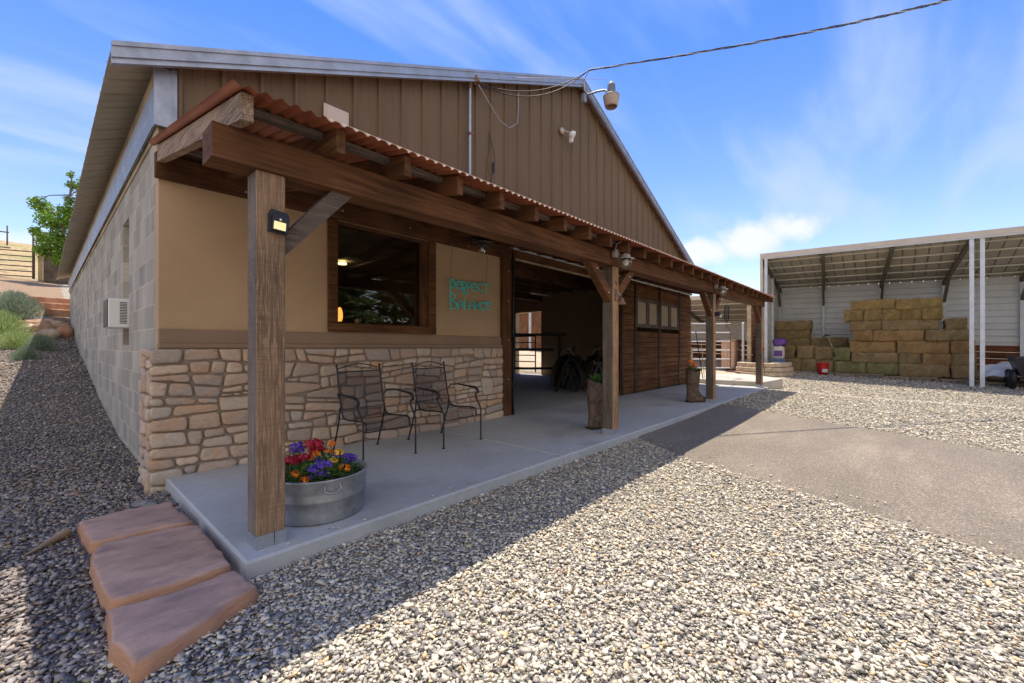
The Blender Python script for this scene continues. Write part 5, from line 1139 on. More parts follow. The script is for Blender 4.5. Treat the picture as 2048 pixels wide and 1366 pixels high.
for k in range(6):
    a = Vector((-0.55, 26.0, 0)).lerp(Vector((0.35, 25.2, 0)), k/6); b_ = Vector((-0.55, 26.0, 0)).lerp(Vector((0.35, 25.2, 0)), (k+0.94)/6)
    mb.add([(a.x, a.y, 4.05), (b_.x, b_.y, 4.05), (b_.x, b_.y, 5.42-k*.02), (a.x, a.y, 5.42-k*.02), (a.x+.02, a.y+.03, 4.05), (b_.x+.02, b_.y+.03, 4.05), (b_.x+.02, b_.y+.03, 5.42-k*.02), (a.x+.02, a.y+.03, 5.42-k*.02)], [(0, 1, 2, 3), (4, 7, 6, 5), (0, 3, 7, 4), (1, 5, 6, 2), (3, 2, 6, 7)])
mb.build('boards', 'gray_wood_z', t)
MB().box((-0.72, 25.98, 3.95), (-0.56, 26.14, 5.62)).build('post', 'pale_board_wood', t); MB().beam((-0.66, 26.02, 5.55), (0.4, 25.1, 5.4), 0.12, 0.14).build('top_rail', 'pale_board_wood', t)
for i, (x, y, h, lb) in enumerate([(-3.4, 60, 3.6, 'wooden utility pole with two insulators, leftmost on the hill'), (-3.9, 92, 3.4, 'thin bare utility pole second from left on the hill'), (-1.3, 80, 3.6, 'utility pole seen through the cottonwood leaves'), (0.25, 80, 4.8, 'utility pole with a crossarm behind the cottonwood')]):
    z = gz(x, y)-0.5; t = thing('utility_pole', lb, 'utility pole', (x, y, z), 0, 'utility poles on the hill'); MB().tube([(x, y, z), (x, y, z+h)], [0.1, 0.07], 8).build('pole', 'bark', t)
    if i in (0, 3): MB().box((x-0.05, y-0.06, z+h-0.6), (x+0.7, y+0.06, z+h-0.5)).box((x-0.05, y-0.06, z+h-2.1) if i == 0 else (x-.7, y-.06, z+h-.6), (x+0.8 if i == 0 else x, y+0.06, z+h-2.0 if i == 0 else z+h-.5)).build('crossarm', 'bark', t)

# leafy tree left of the eave
def leafy_tree(loc, label, cl, leafn, ls, trunk, mat, name='cottonwood_tree', cat='tree', seed=3, group=None):
    rd = random.Random(seed); t = thing(name, label, cat, loc, 0, group); mb = MB(); lm = MB()
    mb.tube(trunk, [0.09*(1-0.75*i/(len(trunk)-1)) for i in range(len(trunk))], 8)
    for (cx, cy, cz, r) in cl:
        j = min(range(len(trunk)), key=lambda k: abs(trunk[k][2]-(cz-0.9*r)) + math.hypot(trunk[k][0]-cx, trunk[k][1]-cy)*0.3); a = Vector(trunk[j]); b_ = Vector((cx, cy, cz)); m_ = a.lerp(b_, .5)+Vector((rd.uniform(-.1, .1), rd.uniform(-.1, .1), .1))
        mb.tube([a, m_, b_], [0.03, 0.02, 0.008], 6)
        for k in range(5):
            mb.tube([m_.lerp(b_, rd.random()), b_+Vector((rd.gauss(0, r*.5), rd.gauss(0, r*.5), rd.gauss(0, r*.5)))], [0.008, 0.003], 4)
        for k in range(int(leafn*r*r)):
            d = Vector((rd.gauss(0, 1), rd.gauss(0, 1), rd.gauss(0, 0.9))).normalized(); p = b_+d*r*rd.uniform(0.15, 1.1)**0.7
            nrm = Vector((rd.gauss(0, 1), rd.gauss(0, 1), rd.gauss(0.4, 1))).normalized(); u = nrm.orthogonal().normalized(); w_ = nrm.cross(u); s_ = ls*rd.uniform(.6, 1.3)
            lm.add([p-u*s_, p-w_*s_*.8, p+u*s_, p+w_*s_*.8], [(0, 1, 2, 3)])
    mb.build('trunk', 'bark', t); lm.build('crown', mat, t); return t
def tp(px_, py_, tt, r=0.5):
    f = 841.76; F = Vector((math.cos(yw), math.sin(yw), 0)); Rr = Vector((math.sin(yw), -math.cos(yw), 0)); p = Vector((CX, CY, CZ))+(F+Rr*(px_-1024)/f-Vector((0, 0, 1))*(py_-693.7)/f)*tt
    return (p.x, p.y, p.z, r)
TT = 19.5
cl = [tp(78, 408, TT, .38), tp(95, 425, TT+.5, .42), tp(70, 402, TT, .16), tp(92, 440, TT-.4, .4), tp(110, 452, TT, .36), tp(133, 422, TT, .36), tp(140, 400, TT+.3, .26), tp(145, 372, TT+.3, .24), tp(142, 350, TT+.2, .17), tp(128, 452, TT+.4, .36), tp(70, 462, TT, .24), tp(85, 475, TT, .34), tp(105, 482, TT-.3, .42),
      tp(122, 478, TT, .4), tp(90, 495, TT, .36), tp(82, 503, TT-.4, .26), tp(112, 505, TT, .42), tp(126, 515, TT-.2, .34), tp(138, 440, TT, .4), tp(116, 524, TT, .22), tp(160, 480, TT+.5, .6), tp(165, 420, TT+.5, .6), tp(180, 380, TT+.8, .6)]
b0 = tp(128, 575, TT); tr = [(b0[0]+.25, b0[1]-.2, gz(b0[0], b0[1])-0.1)]+[tuple(tp(px_, py_, TT)[:3]) for px_, py_ in ((128, 520), (124, 480), (128, 440), (140, 390), (144, 350))]
leafy_tree((b0[0]+.25, b0[1]-.2, gz(b0[0], b0[1])), 'bright green cottonwood leafing out beside the barn eave', cl, 2300, 0.055, tr, 'cottonwood_leaf')
# conifers behind the photographer (they show in the window glass)
def conifer(x, y, h, label, proto=[None]):
    z = gz(x, y)
    if proto[0] is None:
        t = thing('conifer_tree', label, 'tree', (0, 0, 0), 0, 'conifers reflected in the window'); rd = random.Random(5); lm = MB()
        MB().tube([(0, 0, 0), (0, 0, 6.5)], [0.2, 0.05], 8).build('trunk', 'bark', t, True)
        for i in range(9000):
            zz_ = 0.6+6.6*rd.random()**1.1; rr = (8.2-zz_)*0.36*rd.random()**0.5*(0.75+0.4*math.sin(zz_*7+rd.random()*0.5)); a = rd.uniform(0, 6.283); p = Vector((rr*math.cos(a), rr*math.sin(a), zz_))
            d = Vector((math.cos(a), math.sin(a), rd.uniform(-.5, .5))).normalized(); s_ = d.cross(Vector((rd.uniform(-1, 1), rd.uniform(-1, 1), 1))).normalized()*0.06; lm.add([p-s_, p+s_, p+d*0.3], [(0, 1, 2)])
        lm.build('crown', 'conifer_needle', t, True); proto[0] = t
    else: t = copy_tree(proto[0]); t['label'] = label
    t.location = (x, y, z); t.scale = (h/7.2*1.75, h/7.2*1.3, h/7.2); t.rotation_euler.z = x
    return t
ORD = ['leftmost', 'second from the left', 'third from the left', 'fourth from the left', 'fifth from the left', 'sixth from the left', 'seventh from the left', 'eighth from the left', 'rightmost']
for i in range(9): conifer(-0.6+2.35*i, -17.5+1.2*math.sin(i*2.1), 6.0+0.9*math.sin(i*3.7), 'dark conifer, %s of the row mirrored in the window glass' % ORD[i])

# ================================================================ hay shed
SX0, SU = 16.6, 0.04
def sx(y, off=0.0): return SX0+off+SU*(y+6.2)
def eave(y): return 4.43+0.034*(y+0.92)     # top of front fascia
YL, YR = -0.92, -10.4
shed = thing('hay_shed', 'open fronted metal hay shed with a lean-to roof', 'shed', (18.4, -5, 0))
def roofs(y, o): return eave(y)-0.06-0.235*o
def quadbox(mb, A, B, C_, D, nrm, th):
    n = Vector(nrm).normalized()*th; P = [Vector(A), Vector(B), Vector(C_), Vector(D)]; P += [p+n for p in P]
    mb.add(P, [(0, 1, 2, 3), (7, 6, 5, 4), (0, 4, 5, 1), (1, 5, 6, 2), (2, 6, 7, 3), (3, 7, 4, 0)])
mb = MB(); quadbox(mb, (sx(YL), YL, eave(YL)), (sx(YR), YR, eave(YR)), (sx(YR), YR, eave(YR)-0.155), (sx(YL), YL, eave(YL)-0.155), (-1, 0, 0), 0.02)
quadbox(mb, (sx(YL)+.0, YL, eave(YL)-0.15), (sx(YL)+.0, YL, gz(16.8, YL)-0.2), (sx(YL)+.11, YL-0.0, gz(16.8, YL)-0.2), (sx(YL)+.11, YL, eave(YL)-0.15), (0, -1, 0), 0.03)
quadbox(mb, (sx(YL)-.002, YL, eave(YL)-0.156), (sx(YL)-.002, YL-.085, eave(YL)-0.156), (sx(YL)-.002, YL-.085, gz(16.8, YL)-0.2), (sx(YL)-.002, YL, gz(16.8, YL)-0.2), (-1, 0, 0), 0.01)
mb.build('fascia', 'shed_trim', shed)
mb = MB(); quadbox(mb, (sx(YL)-.004, YL-.1, eave(YL)-0.155), (sx(YR)-.004, YR, eave(YR)-0.155), (sx(YR)-.004, YR, eave(YR)-0.2), (sx(YL)-.004, YL-.1, eave(YL)-0.205), (1, 0, 0), 0.06); mb.build('header', 'white_metal', shed)
D_ = 3.6
mb = MB(); pr = []; y = YL
while y > YR:
    pr += [(y, 0), (y-0.20, 0), (y-0.202, 0.05), (y-0.225, 0.05), (y-0.227, 0)]; y -= 0.30
P = []
for y, h in pr: P += [(sx(y, -0.02), y, roofs(y, 0)+h), (sx(y, D_+0.1), y, roofs(y, D_+0.1)+h)]
mb.add(P, [(2*i, 2*i+1, 2*i+3, 2*i+2) for i in range(len(pr)-1)]); mb.build('roof', 'shed_roof_panel', shed)
for k, o in enumerate((0.55, 1.2, 1.85, 2.5, 3.15)):
    mb = MB(); mb.beam((sx(YL, o), YL-0.05, roofs(YL, o)-0.03), (sx(YR, o), YR, roofs(YR, o)-0.03), 0.045, 0.045); mb.build('purlin', 'shed_purlin', shed)
PY = [YL-0.06, -2.77, -4.5, -6.13, -7.85, -9.9]
for i, y in enumerate(PY):
    mb = MB(); o1 = D_-0.05
    y2 = y+(0.3 if i else 0)
    mb.beam((sx(y, 0.1), y, roofs(y, 0.1)-0.13), (sx(y2, o1), y2, roofs(y2, o1)-0.13), 0.09, 0.13)
    mb.beam((sx(y2, D_-1.0), y2-0.07, roofs(y2, D_-1.0)-0.16), (sx(y2, D_-0.14), y2, roofs(y2, D_)-0.75), 0.07, 0.09)
    mb.build('rafter', 'shed_rafter', shed)
    MB().box((sx(y2, D_-0.16), y2-0.045, gz(20, y2)-0.2), (sx(y2, D_-0.07), y2+0.045, roofs(y2, D_)-0.2)).build('back_post', 'white_metal', shed)
for y in (YL-0.18, -6.13, -6.33):
    zb = gz(sx(y), y); p = MB().box((sx(y)+0.012, y-0.045, zb-0.05), (sx(y)+0.10, y+0.045, eave(y)-0.21)).build('front_post', 'white_metal', shed); MB().box((sx(y)-0.02, y-0.08, zb-0.06), (sx(y)+0.15, y+0.08, zb+0.012)).build('base_plate', 'rust_metal', p)
# back wall of horizontal ribbed siding over kickboards
mb = MB(); pr = []; z = 1.2
while z < 3.65: pr += [(z, 0), (z+0.12, 0), (z+0.135, -0.035), (z+0.15, -0.035), (z+0.165, 0), (z+0.2, 0)]; z += 0.21
P = []
for z, h in pr:
    for y in (YL, YR): dz = 0.034*(y+3.0); P.append((sx(y, D_)+h, y, min(z+dz, roofs(y, D_)-0.01)))
mb.add(P, [(2*i, 2*i+2, 2*i+3, 2*i+1) for i in range(len(pr)-1)]); mb.build('back_wall', 'shed_siding', shed)
mb = MB(); 
for k in range(6): quadbox(mb, (sx(YL, D_-.06), YL, 0.0+k*.215), (sx(YR, D_-.06), YR, -0.3+k*.215), (sx(YR, D_-.06), YR, -0.09+k*.215), (sx(YL, D_-.06), YL, 0.21+k*.215), (1, 0, 0), 0.03)
mb.build('kickboards', 'kickboard_wood', shed)
mb = MB(); pr = []; z = 0.1
while z < 4.2: pr += [(z, 0), (z+0.12, 0), (z+0.13, -0.02), (z+0.15, -0.02), (z+0.16, 0), (z+0.2, 0)]; z += 0.21
P = []
for z, h in pr: P += [(sx(YL, 0.1), YL+h, min(z, roofs(YL, 0.1))), (sx(YL, D_), YL-0.02+h, min(z, roofs(YL, D_)))]
mb.add(P, [(2*i, 2*i+2, 2*i+3, 2*i+1) for i in range(len(pr)-1)]); mb.build('side_wall', 'shed_siding', shed)
MB().box((sx(YL, 1.8), YL-0.11, 0.2), (sx(YL, 1.9), YL-0.03, roofs(YL, 1.8)-.1)).build('back_post', 'white_metal', shed)

# ---- hay bales
BL = [('b',18.78,-1.07,-2.24,1.69,2.04,'uppermost long bale of the small stack at the shed left end'),('b',18.78,-1.11,-2.18,1.36,1.69,'long bale directly under the uppermost bale of the left stack'),
('b',18.77,-1.13,-2.2,1.07,1.35,'shadowed bale low behind the purple feed bag, left stack'),('b',18.74,-2.22,-3.32,1.04,1.37,'long dark bale behind the leaning fork'),
('e',17.78,-1.50,-1.82,0.62,1.07,'narrow bale end just right of the purple feed bag'),('e',17.76,-1.9,-2.43,0.6,1.07,'square bale end in the upper row left of the fork handle'),('e',17.74,-2.44,-2.95,0.58,1.03,'square bale end in the upper row under the fork'),('g',17.72,-2.96,-3.42,0.56,1.0,'bright green bale end right of the leaning fork'),
('e',17.78,-1.59,-2.03,0.1,0.61,'bottom row bale end beside the blue bin'),('e',17.76,-2.04,-2.49,0.09,0.59,'bottom row bale end second from the blue bin'),('e',17.74,-2.5,-2.98,0.09,0.57,'bottom row bale end behind the red bucket'),
('t',17.69,-3.45,-4.57,2.27,2.6,'top golden bale, left one of the two crowning the main stack'),('t',17.64,-4.58,-5.64,2.23,2.55,'top golden bale, right one of the two crowning the main stack'),
('t',17.71,-3.28,-3.77,1.93,2.28,'golden bale end overhanging the left side of the main stack'),('t',17.69,-3.79,-4.24,1.93,2.27,'golden bale end second from left in the second row from the top'),('t',17.67,-4.25,-4.71,1.92,2.25,'golden bale end in the middle of the second row from the top'),('t',17.65,-4.72,-5.18,1.91,2.24,'golden bale end second from right in the second row from the top'),('t',17.63,-5.19,-5.65,1.9,2.23,'golden bale end at the right of the second row from the top'),
('b',17.7,-3.4,-4.24,1.59,1.93,'left bale of the third row from the top of the main stack'),('b',17.65,-4.25,-5.55,1.57,1.91,'long middle bale of the third row from the top'),('b',17.61,-5.69,-6.15,1.56,1.88,'short bale set apart at the right end of the third row'),
('o',17.7,-3.49,-4.01,1.25,1.59,'short orange-brown bale at the left of the fourth row from the top'),('o',17.66,-4.02,-5.24,1.23,1.57,'long orange bale in the fourth row from the top'),('b',17.62,-5.25,-6.2,1.23,1.56,'brown bale at the right of the fourth row from the top'),
('o',17.69,-3.42,-4.58,0.85,1.24,'large bale at the left of the fifth row from the top'),('o',17.64,-4.61,-5.78,0.82,1.23,'large bale in the middle of the fifth row from the top'),('o',17.61,-5.81,-6.3,0.84,1.23,'bale end at the right of the fifth row, partly behind the white posts'),
('b',17.69,-3.46,-4.63,0.51,0.85,'greenish brown bale at the left of the sixth row from the top'),('b',17.65,-4.64,-5.17,0.5,0.83,'short greenish brown bale in the middle of the sixth row'),('o',17.63,-5.2,-5.81,0.48,0.82,'orange tinted bale right of the middle in the sixth row'),('b',17.61,-5.82,-6.34,0.48,0.84,'bale end at the right of the sixth row by the white posts'),
('g',17.71,-3.0,-3.85,0.15,0.54,'bright green bale at the left of the bottom row of the main stack'),('g',17.68,-3.86,-4.65,0.14,0.51,'dull green bale second from left in the bottom row of the main stack'),('b',17.64,-4.66,-5.79,0.10,0.51,'long greenish brown bale in the bottom row of the main stack'),('b',17.61,-5.82,-6.34,0.09,0.49,'short bale at the right of the bottom row by the white posts')]
def bale(k, xf, y0, y1, z0, z1, lb, seed):
    rd = random.Random(seed); ya, yb = min(y0, y1)-0.002, max(y0, y1)+0.002; z1 += 0.012; xf += rd.uniform(-.035, .035); dep = 0.95 if xf < 18 else 0.5; mb = MB()
    n = (9, max(4, int((yb-ya)/0.06)), 6); P = {}; V_ = []
    cx, cy, cz = xf+dep/2, (ya+yb)/2, (z0+z1)/2; hx_, hy_, hz_ = dep/2, (yb-ya)/2, (z1-z0)/2; rr = 0.035
    ph_ = [rd.uniform(0, 6) for _ in range(4)]
    def vert(i, j, k_):
        key = (i, j, k_)
        if key in P: return P[key]
        p = [(-1+2*i/n[0])*hx_, (-1+2*j/n[1])*hy_, (-1+2*k_/n[2])*hz_]; q = [max(-h+rr, min(h-rr, c)) for c, h in zip(p, (hx_, hy_, hz_))]
        d = Vector([a-b_ for a, b_ in zip(p, q)]); 
        if d.length > 1e-6: d = d.normalized()*rr
        o = 0.010*math.sin(9*p[1]+ph_[0])+0.008*math.sin(23*p[1]+11*p[2]+ph_[1])+rd.uniform(-.009, .009); groove = -0.012 if abs(abs(p[1])-hy_*0.45) < 0.03 and hy_ > 0.4 else 0
        dd = d.normalized() if d.length > 1e-6 else Vector((0, 0, 0)); v_ = Vector(q)+d+dd*(o+groove)
        P[key] = len(V_); V_.append((cx+v_.x, cy+v_.y, cz+v_.z)); return P[key]
    F = []
    for a in range(3):
        b_, c_ = (a+1) % 3, (a+2) % 3
        for side_ in (0, n[a]):
            for i in range(n[b_]):
                for j in range(n[c_]):
                    def vv(ii_, jj_):
                        t_ = [0, 0, 0]; t_[a] = side_; t_[b_] = ii_; t_[c_] = jj_; return vert(*t_)
                    f = (vv(i, j), vv(i+1, j), vv(i+1, j+1), vv(i, j+1)); F.append(f if side_ else f[::-1])
    mb.add(V_, F, True)
    for i in range(620):   # loose straws
        fc = rd.random()
        if fc < 0.75: p = Vector((xf-0.004, rd.uniform(ya, yb), rd.uniform(z0+.02, z1-.02)))
        else: p = Vector((rd.uniform(xf, xf+0.3), rd.uniform(ya, yb), z1+0.004))
        d = Vector((rd.uniform(-1, .3), rd.gauss(0, 1), rd.gauss(0, 1))).normalized(); s_ = d.cross(Vector((1, .2, .1))).normalized()*0.004; mb.add([p-s_, p+s_, p+d*rd.uniform(.03, .11)], [(0, 1, 2)])
    return single(mb, 'hay_bale', {'b': 'brown_hay', 'e': 'brown_hay', 'g': 'green_hay', 't': 'gold_hay', 'o': 'orange_hay'}[k], (cx, cy, z0), lb, 'hay bale', 'hay bales stacked in the shed')
for i, b_ in enumerate(BL): bale(*b_, 100+i)
def pallet(y0, y1, z, lb):
    t = thing('pallet', lb, 'pallet', (17.4, (y0+y1)/2, z), 0, 'wooden pallets under the hay'); x0, x1 = 17.0, 18.5
    for k in range(4): MB().box((x0+0.2*0+k*0.42, min(y0, y1), z+0.095), (x0+k*0.42+0.13, max(y0, y1), z+0.115)).build('deck_board', 'pallet_wood', t)
    for yy in (min(y0, y1)+0.05, (y0+y1)/2, max(y0, y1)-0.05): MB().box((x0+0.02, yy-0.03, z), (x1, yy+0.03, z+0.094)).build('stringer', 'pallet_wood', t)
for y0, y1, z, lb in ((-3.0, -4.3, 0.03, 'wooden pallet under the green bales, right of the red bucket'), (-4.4, -5.5, -0.02, 'wooden pallet with open slots under the middle of the main stack'), (-5.55, -6.35, -0.05, 'wooden pallet under the right end of the main stack'), (-6.42, -7.6, -0.09, 'wooden pallet under the white tarp')): pallet(y0, y1, max(z, gz(17.2, (y0+y1)/2)-.02), lb)

# ---- things by the hay
t = thing('bucket', 'red plastic bucket with a white label standing in front of the hay', 'bucket', (17.2, -2.73, gz(17.2, -2.73)))
z = gz(17.2, -2.73)
MB().lathe((17.2, -2.73, z), [(0.0, 0.004), (0.14, 0.0), (0.165, 0.3), (0.165, 0.36), (0.18, 0.365), (0.18, 0.40), (0.165, 0.405), (0.15, 0.38), (0.13, 0.05), (0.0, 0.03)], 24).build('bucket_body', 'red_plastic', t)
mb = MB(); P = []
for i in range(9):
    a = R(200+i*8-22); 
    for h, r_ in ((0.09, 0.1535), (0.2, 0.163)): P.append((17.2+r_*math.cos(a), -2.73+r_*math.sin(a), z+h))
mb.add(P, [(2*i, 2*i+2, 2*i+3, 2*i+1) for i in range(8)]); mb.build('label_patch', 'label_white', t)
z = gz(17.2, -1.42)
t = thing('storage_bin', 'blue-gray plastic bin beside the bales at the shed left post', 'bin', (17.25, -1.42, z)); MB().box((17.05, -1.64, z), (17.45, -1.2, z+0.42), bev=0.02).build('bin_body', 'blue_plastic', t); MB().box((17.04, -1.65, z+0.422), (17.46, -1.19, z+0.47), bev=0.015).build('lid', 'blue_plastic', t)
t = thing('feed_bag', 'purple and white paper feed bag standing on the blue-gray bin', 'bag', (17.25, -1.43, z+0.47))
zb = z+0.472
def sack(c, hx, hy, hz, seed, p=0.42, w_=0.012):
    rd = random.Random(seed); P = []; n, m_ = 26, 14; f_ = lambda v_: math.copysign(abs(v_)**p, v_)
    for i in range(m_+1):
        th = math.pi*i/m_
        for k in range(n):
            a = 2*math.pi*k/n; q = 1+w_*6*math.sin(5*a+3*th+seed)*math.sin(th)*0.3
            P.append((c[0]+hx*q*f_(math.sin(th))*f_(math.cos(a)), c[1]+hy*q*f_(math.sin(th))*f_(math.sin(a)), c[2]+hz*f_(math.cos(th))+rd.uniform(-w_, w_)*0.5))
    return MB().add(P, [(i*n+k, (i+1)*n+k, (i+1)*n+(k+1) % n, i*n+(k+1) % n) for i in range(m_) for k in range(n)], True)
sack((17.25, -1.43, zb+0.23), 0.12, 0.18, 0.235, 3).build('bag_body', 'bag_paper', t)
sack((17.25, -1.45, zb+0.60), 0.13, 0.215, 0.13, 9, 0.6, 0.04).build('folded_top', 'purple_bag', t); MB().box((17.122, -1.56, zb+0.10), (17.135, -1.30, zb+0.30), bev=0.005).build('print_panel', 'purple_bag', t)
t = thing('pitchfork', 'wooden handled fork leaning on the hay in front of the siding', 'fork', (17.5, -2.95, 1.0))
MB().tube([(17.72, -2.95, 1.03), (18.35, -2.78, 1.42)], 0.016, 8).build('handle', 'pale_board_wood', t); MB().tube([(18.35, -2.78, 1.42), (18.37, -2.72, 1.50), (18.4, -2.64, 1.46)], 0.012, 6).tube([(18.37, -2.84, 1.44), (18.38, -2.76, 1.48), (18.4, -2.58, 1.40)], 0.014, 6).build('tines', 'dark_plastic', t)
single(MB().tube([(17.68, -2.98, 0.85), (17.70, -3.02, 0.70)], 0.025, 6), 'hay_hook', 'dark_plastic', (17.69, -3.0, 0.7), 'short black strap between the tan and green bale ends', 'strap')
mb = MB(); n1, n2 = 26, 22; P = []
for i in range(n1+1):
    for j in range(n2+1):
        a, b_ = i/n1, j/n2; y = -6.45-2.1*a; x = 17.15+1.7*b_; h = 0.62*math.sin(math.pi*min(1, a*0.9+0.12))**0.5*math.sin(math.pi*min(1, b_*0.8+0.02))**0.45
        h = h*(0.9+0.14*math.sin(9*a+5*b_))+0.05*math.sin(23*b_+7*a)*h+0.035*math.sin(31*a-14*b_); P.append((x+0.05*math.sin(17*a+3*h*9), y, gz(17.5, y)+0.1+max(0, h)))
mb.add(P, [(i*(n2+1)+j, (i+1)*(n2+1)+j, (i+1)*(n2+1)+j+1, i*(n2+1)+j+1) for i in range(n1) for j in range(n2)], True)
single(mb, 'tarp', 'tarp_white', (17.8, -7.3, 0.1), 'crumpled white plastic tarp heaped right of the two white posts', 'tarp')
# dump cart at the right edge
z = gz(16.9, -7.2); t = thing('dump_cart', 'dark plastic dump cart with fat tyres at the right edge in front of the tarp', 'cart', (16.95, -7.15, z))
mb = MB(); top = [(16.5, -6.86), (17.3, -6.86), (17.3, -7.75), (16.5, -7.75)]; bot = [(16.62, -7.0), (17.2, -7.0), (17.2, -7.6), (16.62, -7.6)]
P = [(x, y, z+0.86) for x, y in top]+[(x, y, z+0.36) for x, y in bot]+[(x+(.04 if x < 17 else -.04), y+(.04 if y < -7.2 else -.04), z+0.86) for x, y in top]+[(x, y, z+0.42) for x, y in bot]
mb.add(P, [(0, 1, 5, 4), (1, 2, 6, 5), (2, 3, 7, 6), (3, 0, 4, 7), (4, 5, 6, 7), (0, 8, 9, 1), (1, 9, 10, 2), (2, 10, 11, 3), (3, 11, 8, 0), (8, 12, 13, 9), (9, 13, 14, 10), (10, 14, 15, 11), (11, 15, 12, 8), (15, 14, 13, 12)]); mb.box((16.47, -6.885, z+0.82), (17.33, -6.84, z+0.88), bev=0.01).box((16.47, -7.78, z+0.82), (16.5, -6.84, z+0.88)); mb.build('tub', 'dark_plastic', t)
for x, y in ((16.72, -6.88), (16.72, -7.6), (17.15, -6.88), (17.15, -7.6)):
    w_ = MB().lathe((x, y-0.05, z+0.26), [(0.12, 0), (0.22, 0.0), (0.26, 0.03), (0.26, 0.09), (0.22, 0.12), (0.12, 0.12)], 22, axis=(0, 1, 0)).build('wheel', 'black_metal', t); MB().lathe((x, y-0.045, z+0.26), [(0.0, 0.0), (0.115, 0.0), (0.12, 0.11), (0, 0.11)], 14, axis=(0, 1, 0)).build('rim', 'dark_plastic', w_)
MB().box((16.7, -7.5, z+0.22), (17.2, -7.0, z+0.3)).build('chassis', 'black_metal', t)

# ================================================================ stable row farther left (seen under the porch)
stb = thing('stable', 'low open stable with tan metal roof and brown boards beyond the porch', 'stable', (18.5, 4, 0))
def s2(y, o=0): return 17.2+o+0.04*(y-1)
e2 = lambda y: 2.98+0.034*(y-1)
mb = MB(); quadbox(mb, (s2(-.55), -.55, e2(-.55)+.13), (s2(13), 13, e2(13)+.13), (s2(13), 13, e2(13)-.03), (s2(-.55), -.55, e2(-.55)-.03), (-1, 0, 0), 0.02); mb.build('fascia', 'shed_trim', stb)
mb = MB(); quadbox(mb, (s2(-.55), -.55, e2(-.55)), (s2(13), 13, e2(13)), (s2(13, 3.6), 13, e2(13)-.75), (s2(-.55, 3.6), -.55, e2(-.55)-.75), (0, 0, 1), 0.02); mb.build('roof', 'shed_roof_panel', stb)
for o in (0.7, 1.5, 2.3, 3.1): MB().beam((s2(-.5, o), -.5, e2(-.5)-.03-.208*o), (s2(13, o), 13, e2(13)-.03-.208*o), 0.045, 0.045).build('purlin', 'shed_purlin', stb)
for y in (2.3, 5.0, 8.0, 11.0): MB().beam((s2(y, .1), y, e2(y)-.1), (s2(y, 3.5), y, e2(y)-.83), 0.08, 0.12).build('rafter', 'shed_rafter', stb)
mb = MB(); P = []; pr = []; z = 1.25
while z < 2.4: pr += [(z, 0), (z+0.12, 0), (z+0.135, -0.035), (z+0.15, -0.035), (z+0.165, 0), (z+0.2, 0)]; z += 0.21
for z, h in pr:
    for y in (0.0, 13): P.append((s2(y, 3.55)+h, y, z+0.034*y))
mb.add(P, [(2*i, 2*i+2, 2*i+3, 2*i+1) for i in range(len(pr)-1)]); mb.build('back_wall', 'shed_siding', stb)
mb = MB()
for k in range(6): quadbox(mb, (s2(0, 3.5), 0, 0.05+k*.21), (s2(13, 3.5), 13, 0.5+k*.21), (s2(13, 3.5), 13, 0.7+k*.21), (s2(0, 3.5), 0, 0.25+k*.21), (1, 0, 0), 0.03)
mb.build('kickboards', 'kickboard_wood', stb)
for y in (6.2, 9.4): MB().box((s2(y)+.03, y-.05, 0), (s2(y)+.13, y+.05, e2(y))).build('post', 'shed_trim', stb)
# plank partition between stable and hay shed
pw = thing('plank_wall', 'reddish brown horizontal plank wall with a pale corner post beside the hay shed', 'wall', (16.6, -0.6, 0))
mb = MB(); z = 0.0
while z < 2.8: mb.box((16.62, -0.62, z), (20.2, -0.58, z+0.14), bev=0.006); z += 0.15
mb.build('planks', 'stall_plank_wood', pw); MB().box((16.5, -0.68, 0.0), (16.6, -0.56, 3.0)).build('corner_post', 'pale_board_wood', pw); MB().box((16.62, -0.57, 2.86), (20.2, -0.64, 2.92)).build('top_rail', 'pale_board_wood', pw)
single(MB().box((16.7, -0.42, 0.1), (16.78, -0.34, 1.95), bev=0.008), 'steel_post', 'white_metal', (16.74, -0.38, 0.1), 'short pale steel post just left of the plank wall corner', 'post')
# barn row seen through the barn's side doorway
bw = thing('tack_wall', 'brown boarded wall with white posts seen through the barn side doorway', 'wall', (17.5, 9.5, 0.3))
MB().box((17.2, 8.8, 0.3), (17.3, 11.4, 2.9)).build('boards', 'interior_dark_wood', bw)
for y in (9.0, 10.1): MB().box((17.1, y, 0.2), (17.19, y+0.12, 2.9)).build('post', 'white_metal', bw)
# gate with pipe rails
g0, g1 = Vector((14.85, 0.82, 0)), Vector((15.78, -0.19, 0)); g0 = g0+(g0-g1)*1.1
t = thing('panel_gate', 'white six rail livestock panel with a brown rounded end frame', 'gate', (15.7, -0.1, 0.15))
mb = MB(); zb = 0.3
for k in range(6):
    z = zb+k*0.315; mb.tube([(g0.x, g0.y, z), (g1.x, g1.y, z)], 0.021, 8)
mb.build('rails', 'white_metal', t)
dg = (g0-g1).normalized()
MB().tube([(g1.x+dg.x*.16, g1.y+dg.y*.16, zb+1.575), (g1.x+dg.x*.03, g1.y+dg.y*.03, zb+1.53), (g1.x, g1.y, zb+1.40), (g1.x, g1.y, 0.16)], 0.026, 10).tube([(g1.x, g1.y, 0.2), (g1.x+.16, g1.y-.25, 0.14)], 0.024, 8).tube([(g1.x, g1.y, 0.2), (g1.x-.2, g1.y-.3, 0.14)], 0.024, 8).build('end_frame', 'rust_metal', t)
z0 = 0.2
t = thing('wood_crate', 'tall pale wooden crate behind the livestock panel', 'crate', (17.0, 0.1, z0)); mb = MB()
for k in range(2): mb.box((16.6, -0.10+0.22*k, z0+.03), (16.65, 0.115+0.22*k, 1.27), bev=0.006)
for k in range(4): mb.box((16.65+0.2*k, -0.12, z0+.03), (16.65+0.2*k+0.19, -0.08, 1.27), bev=0.006)
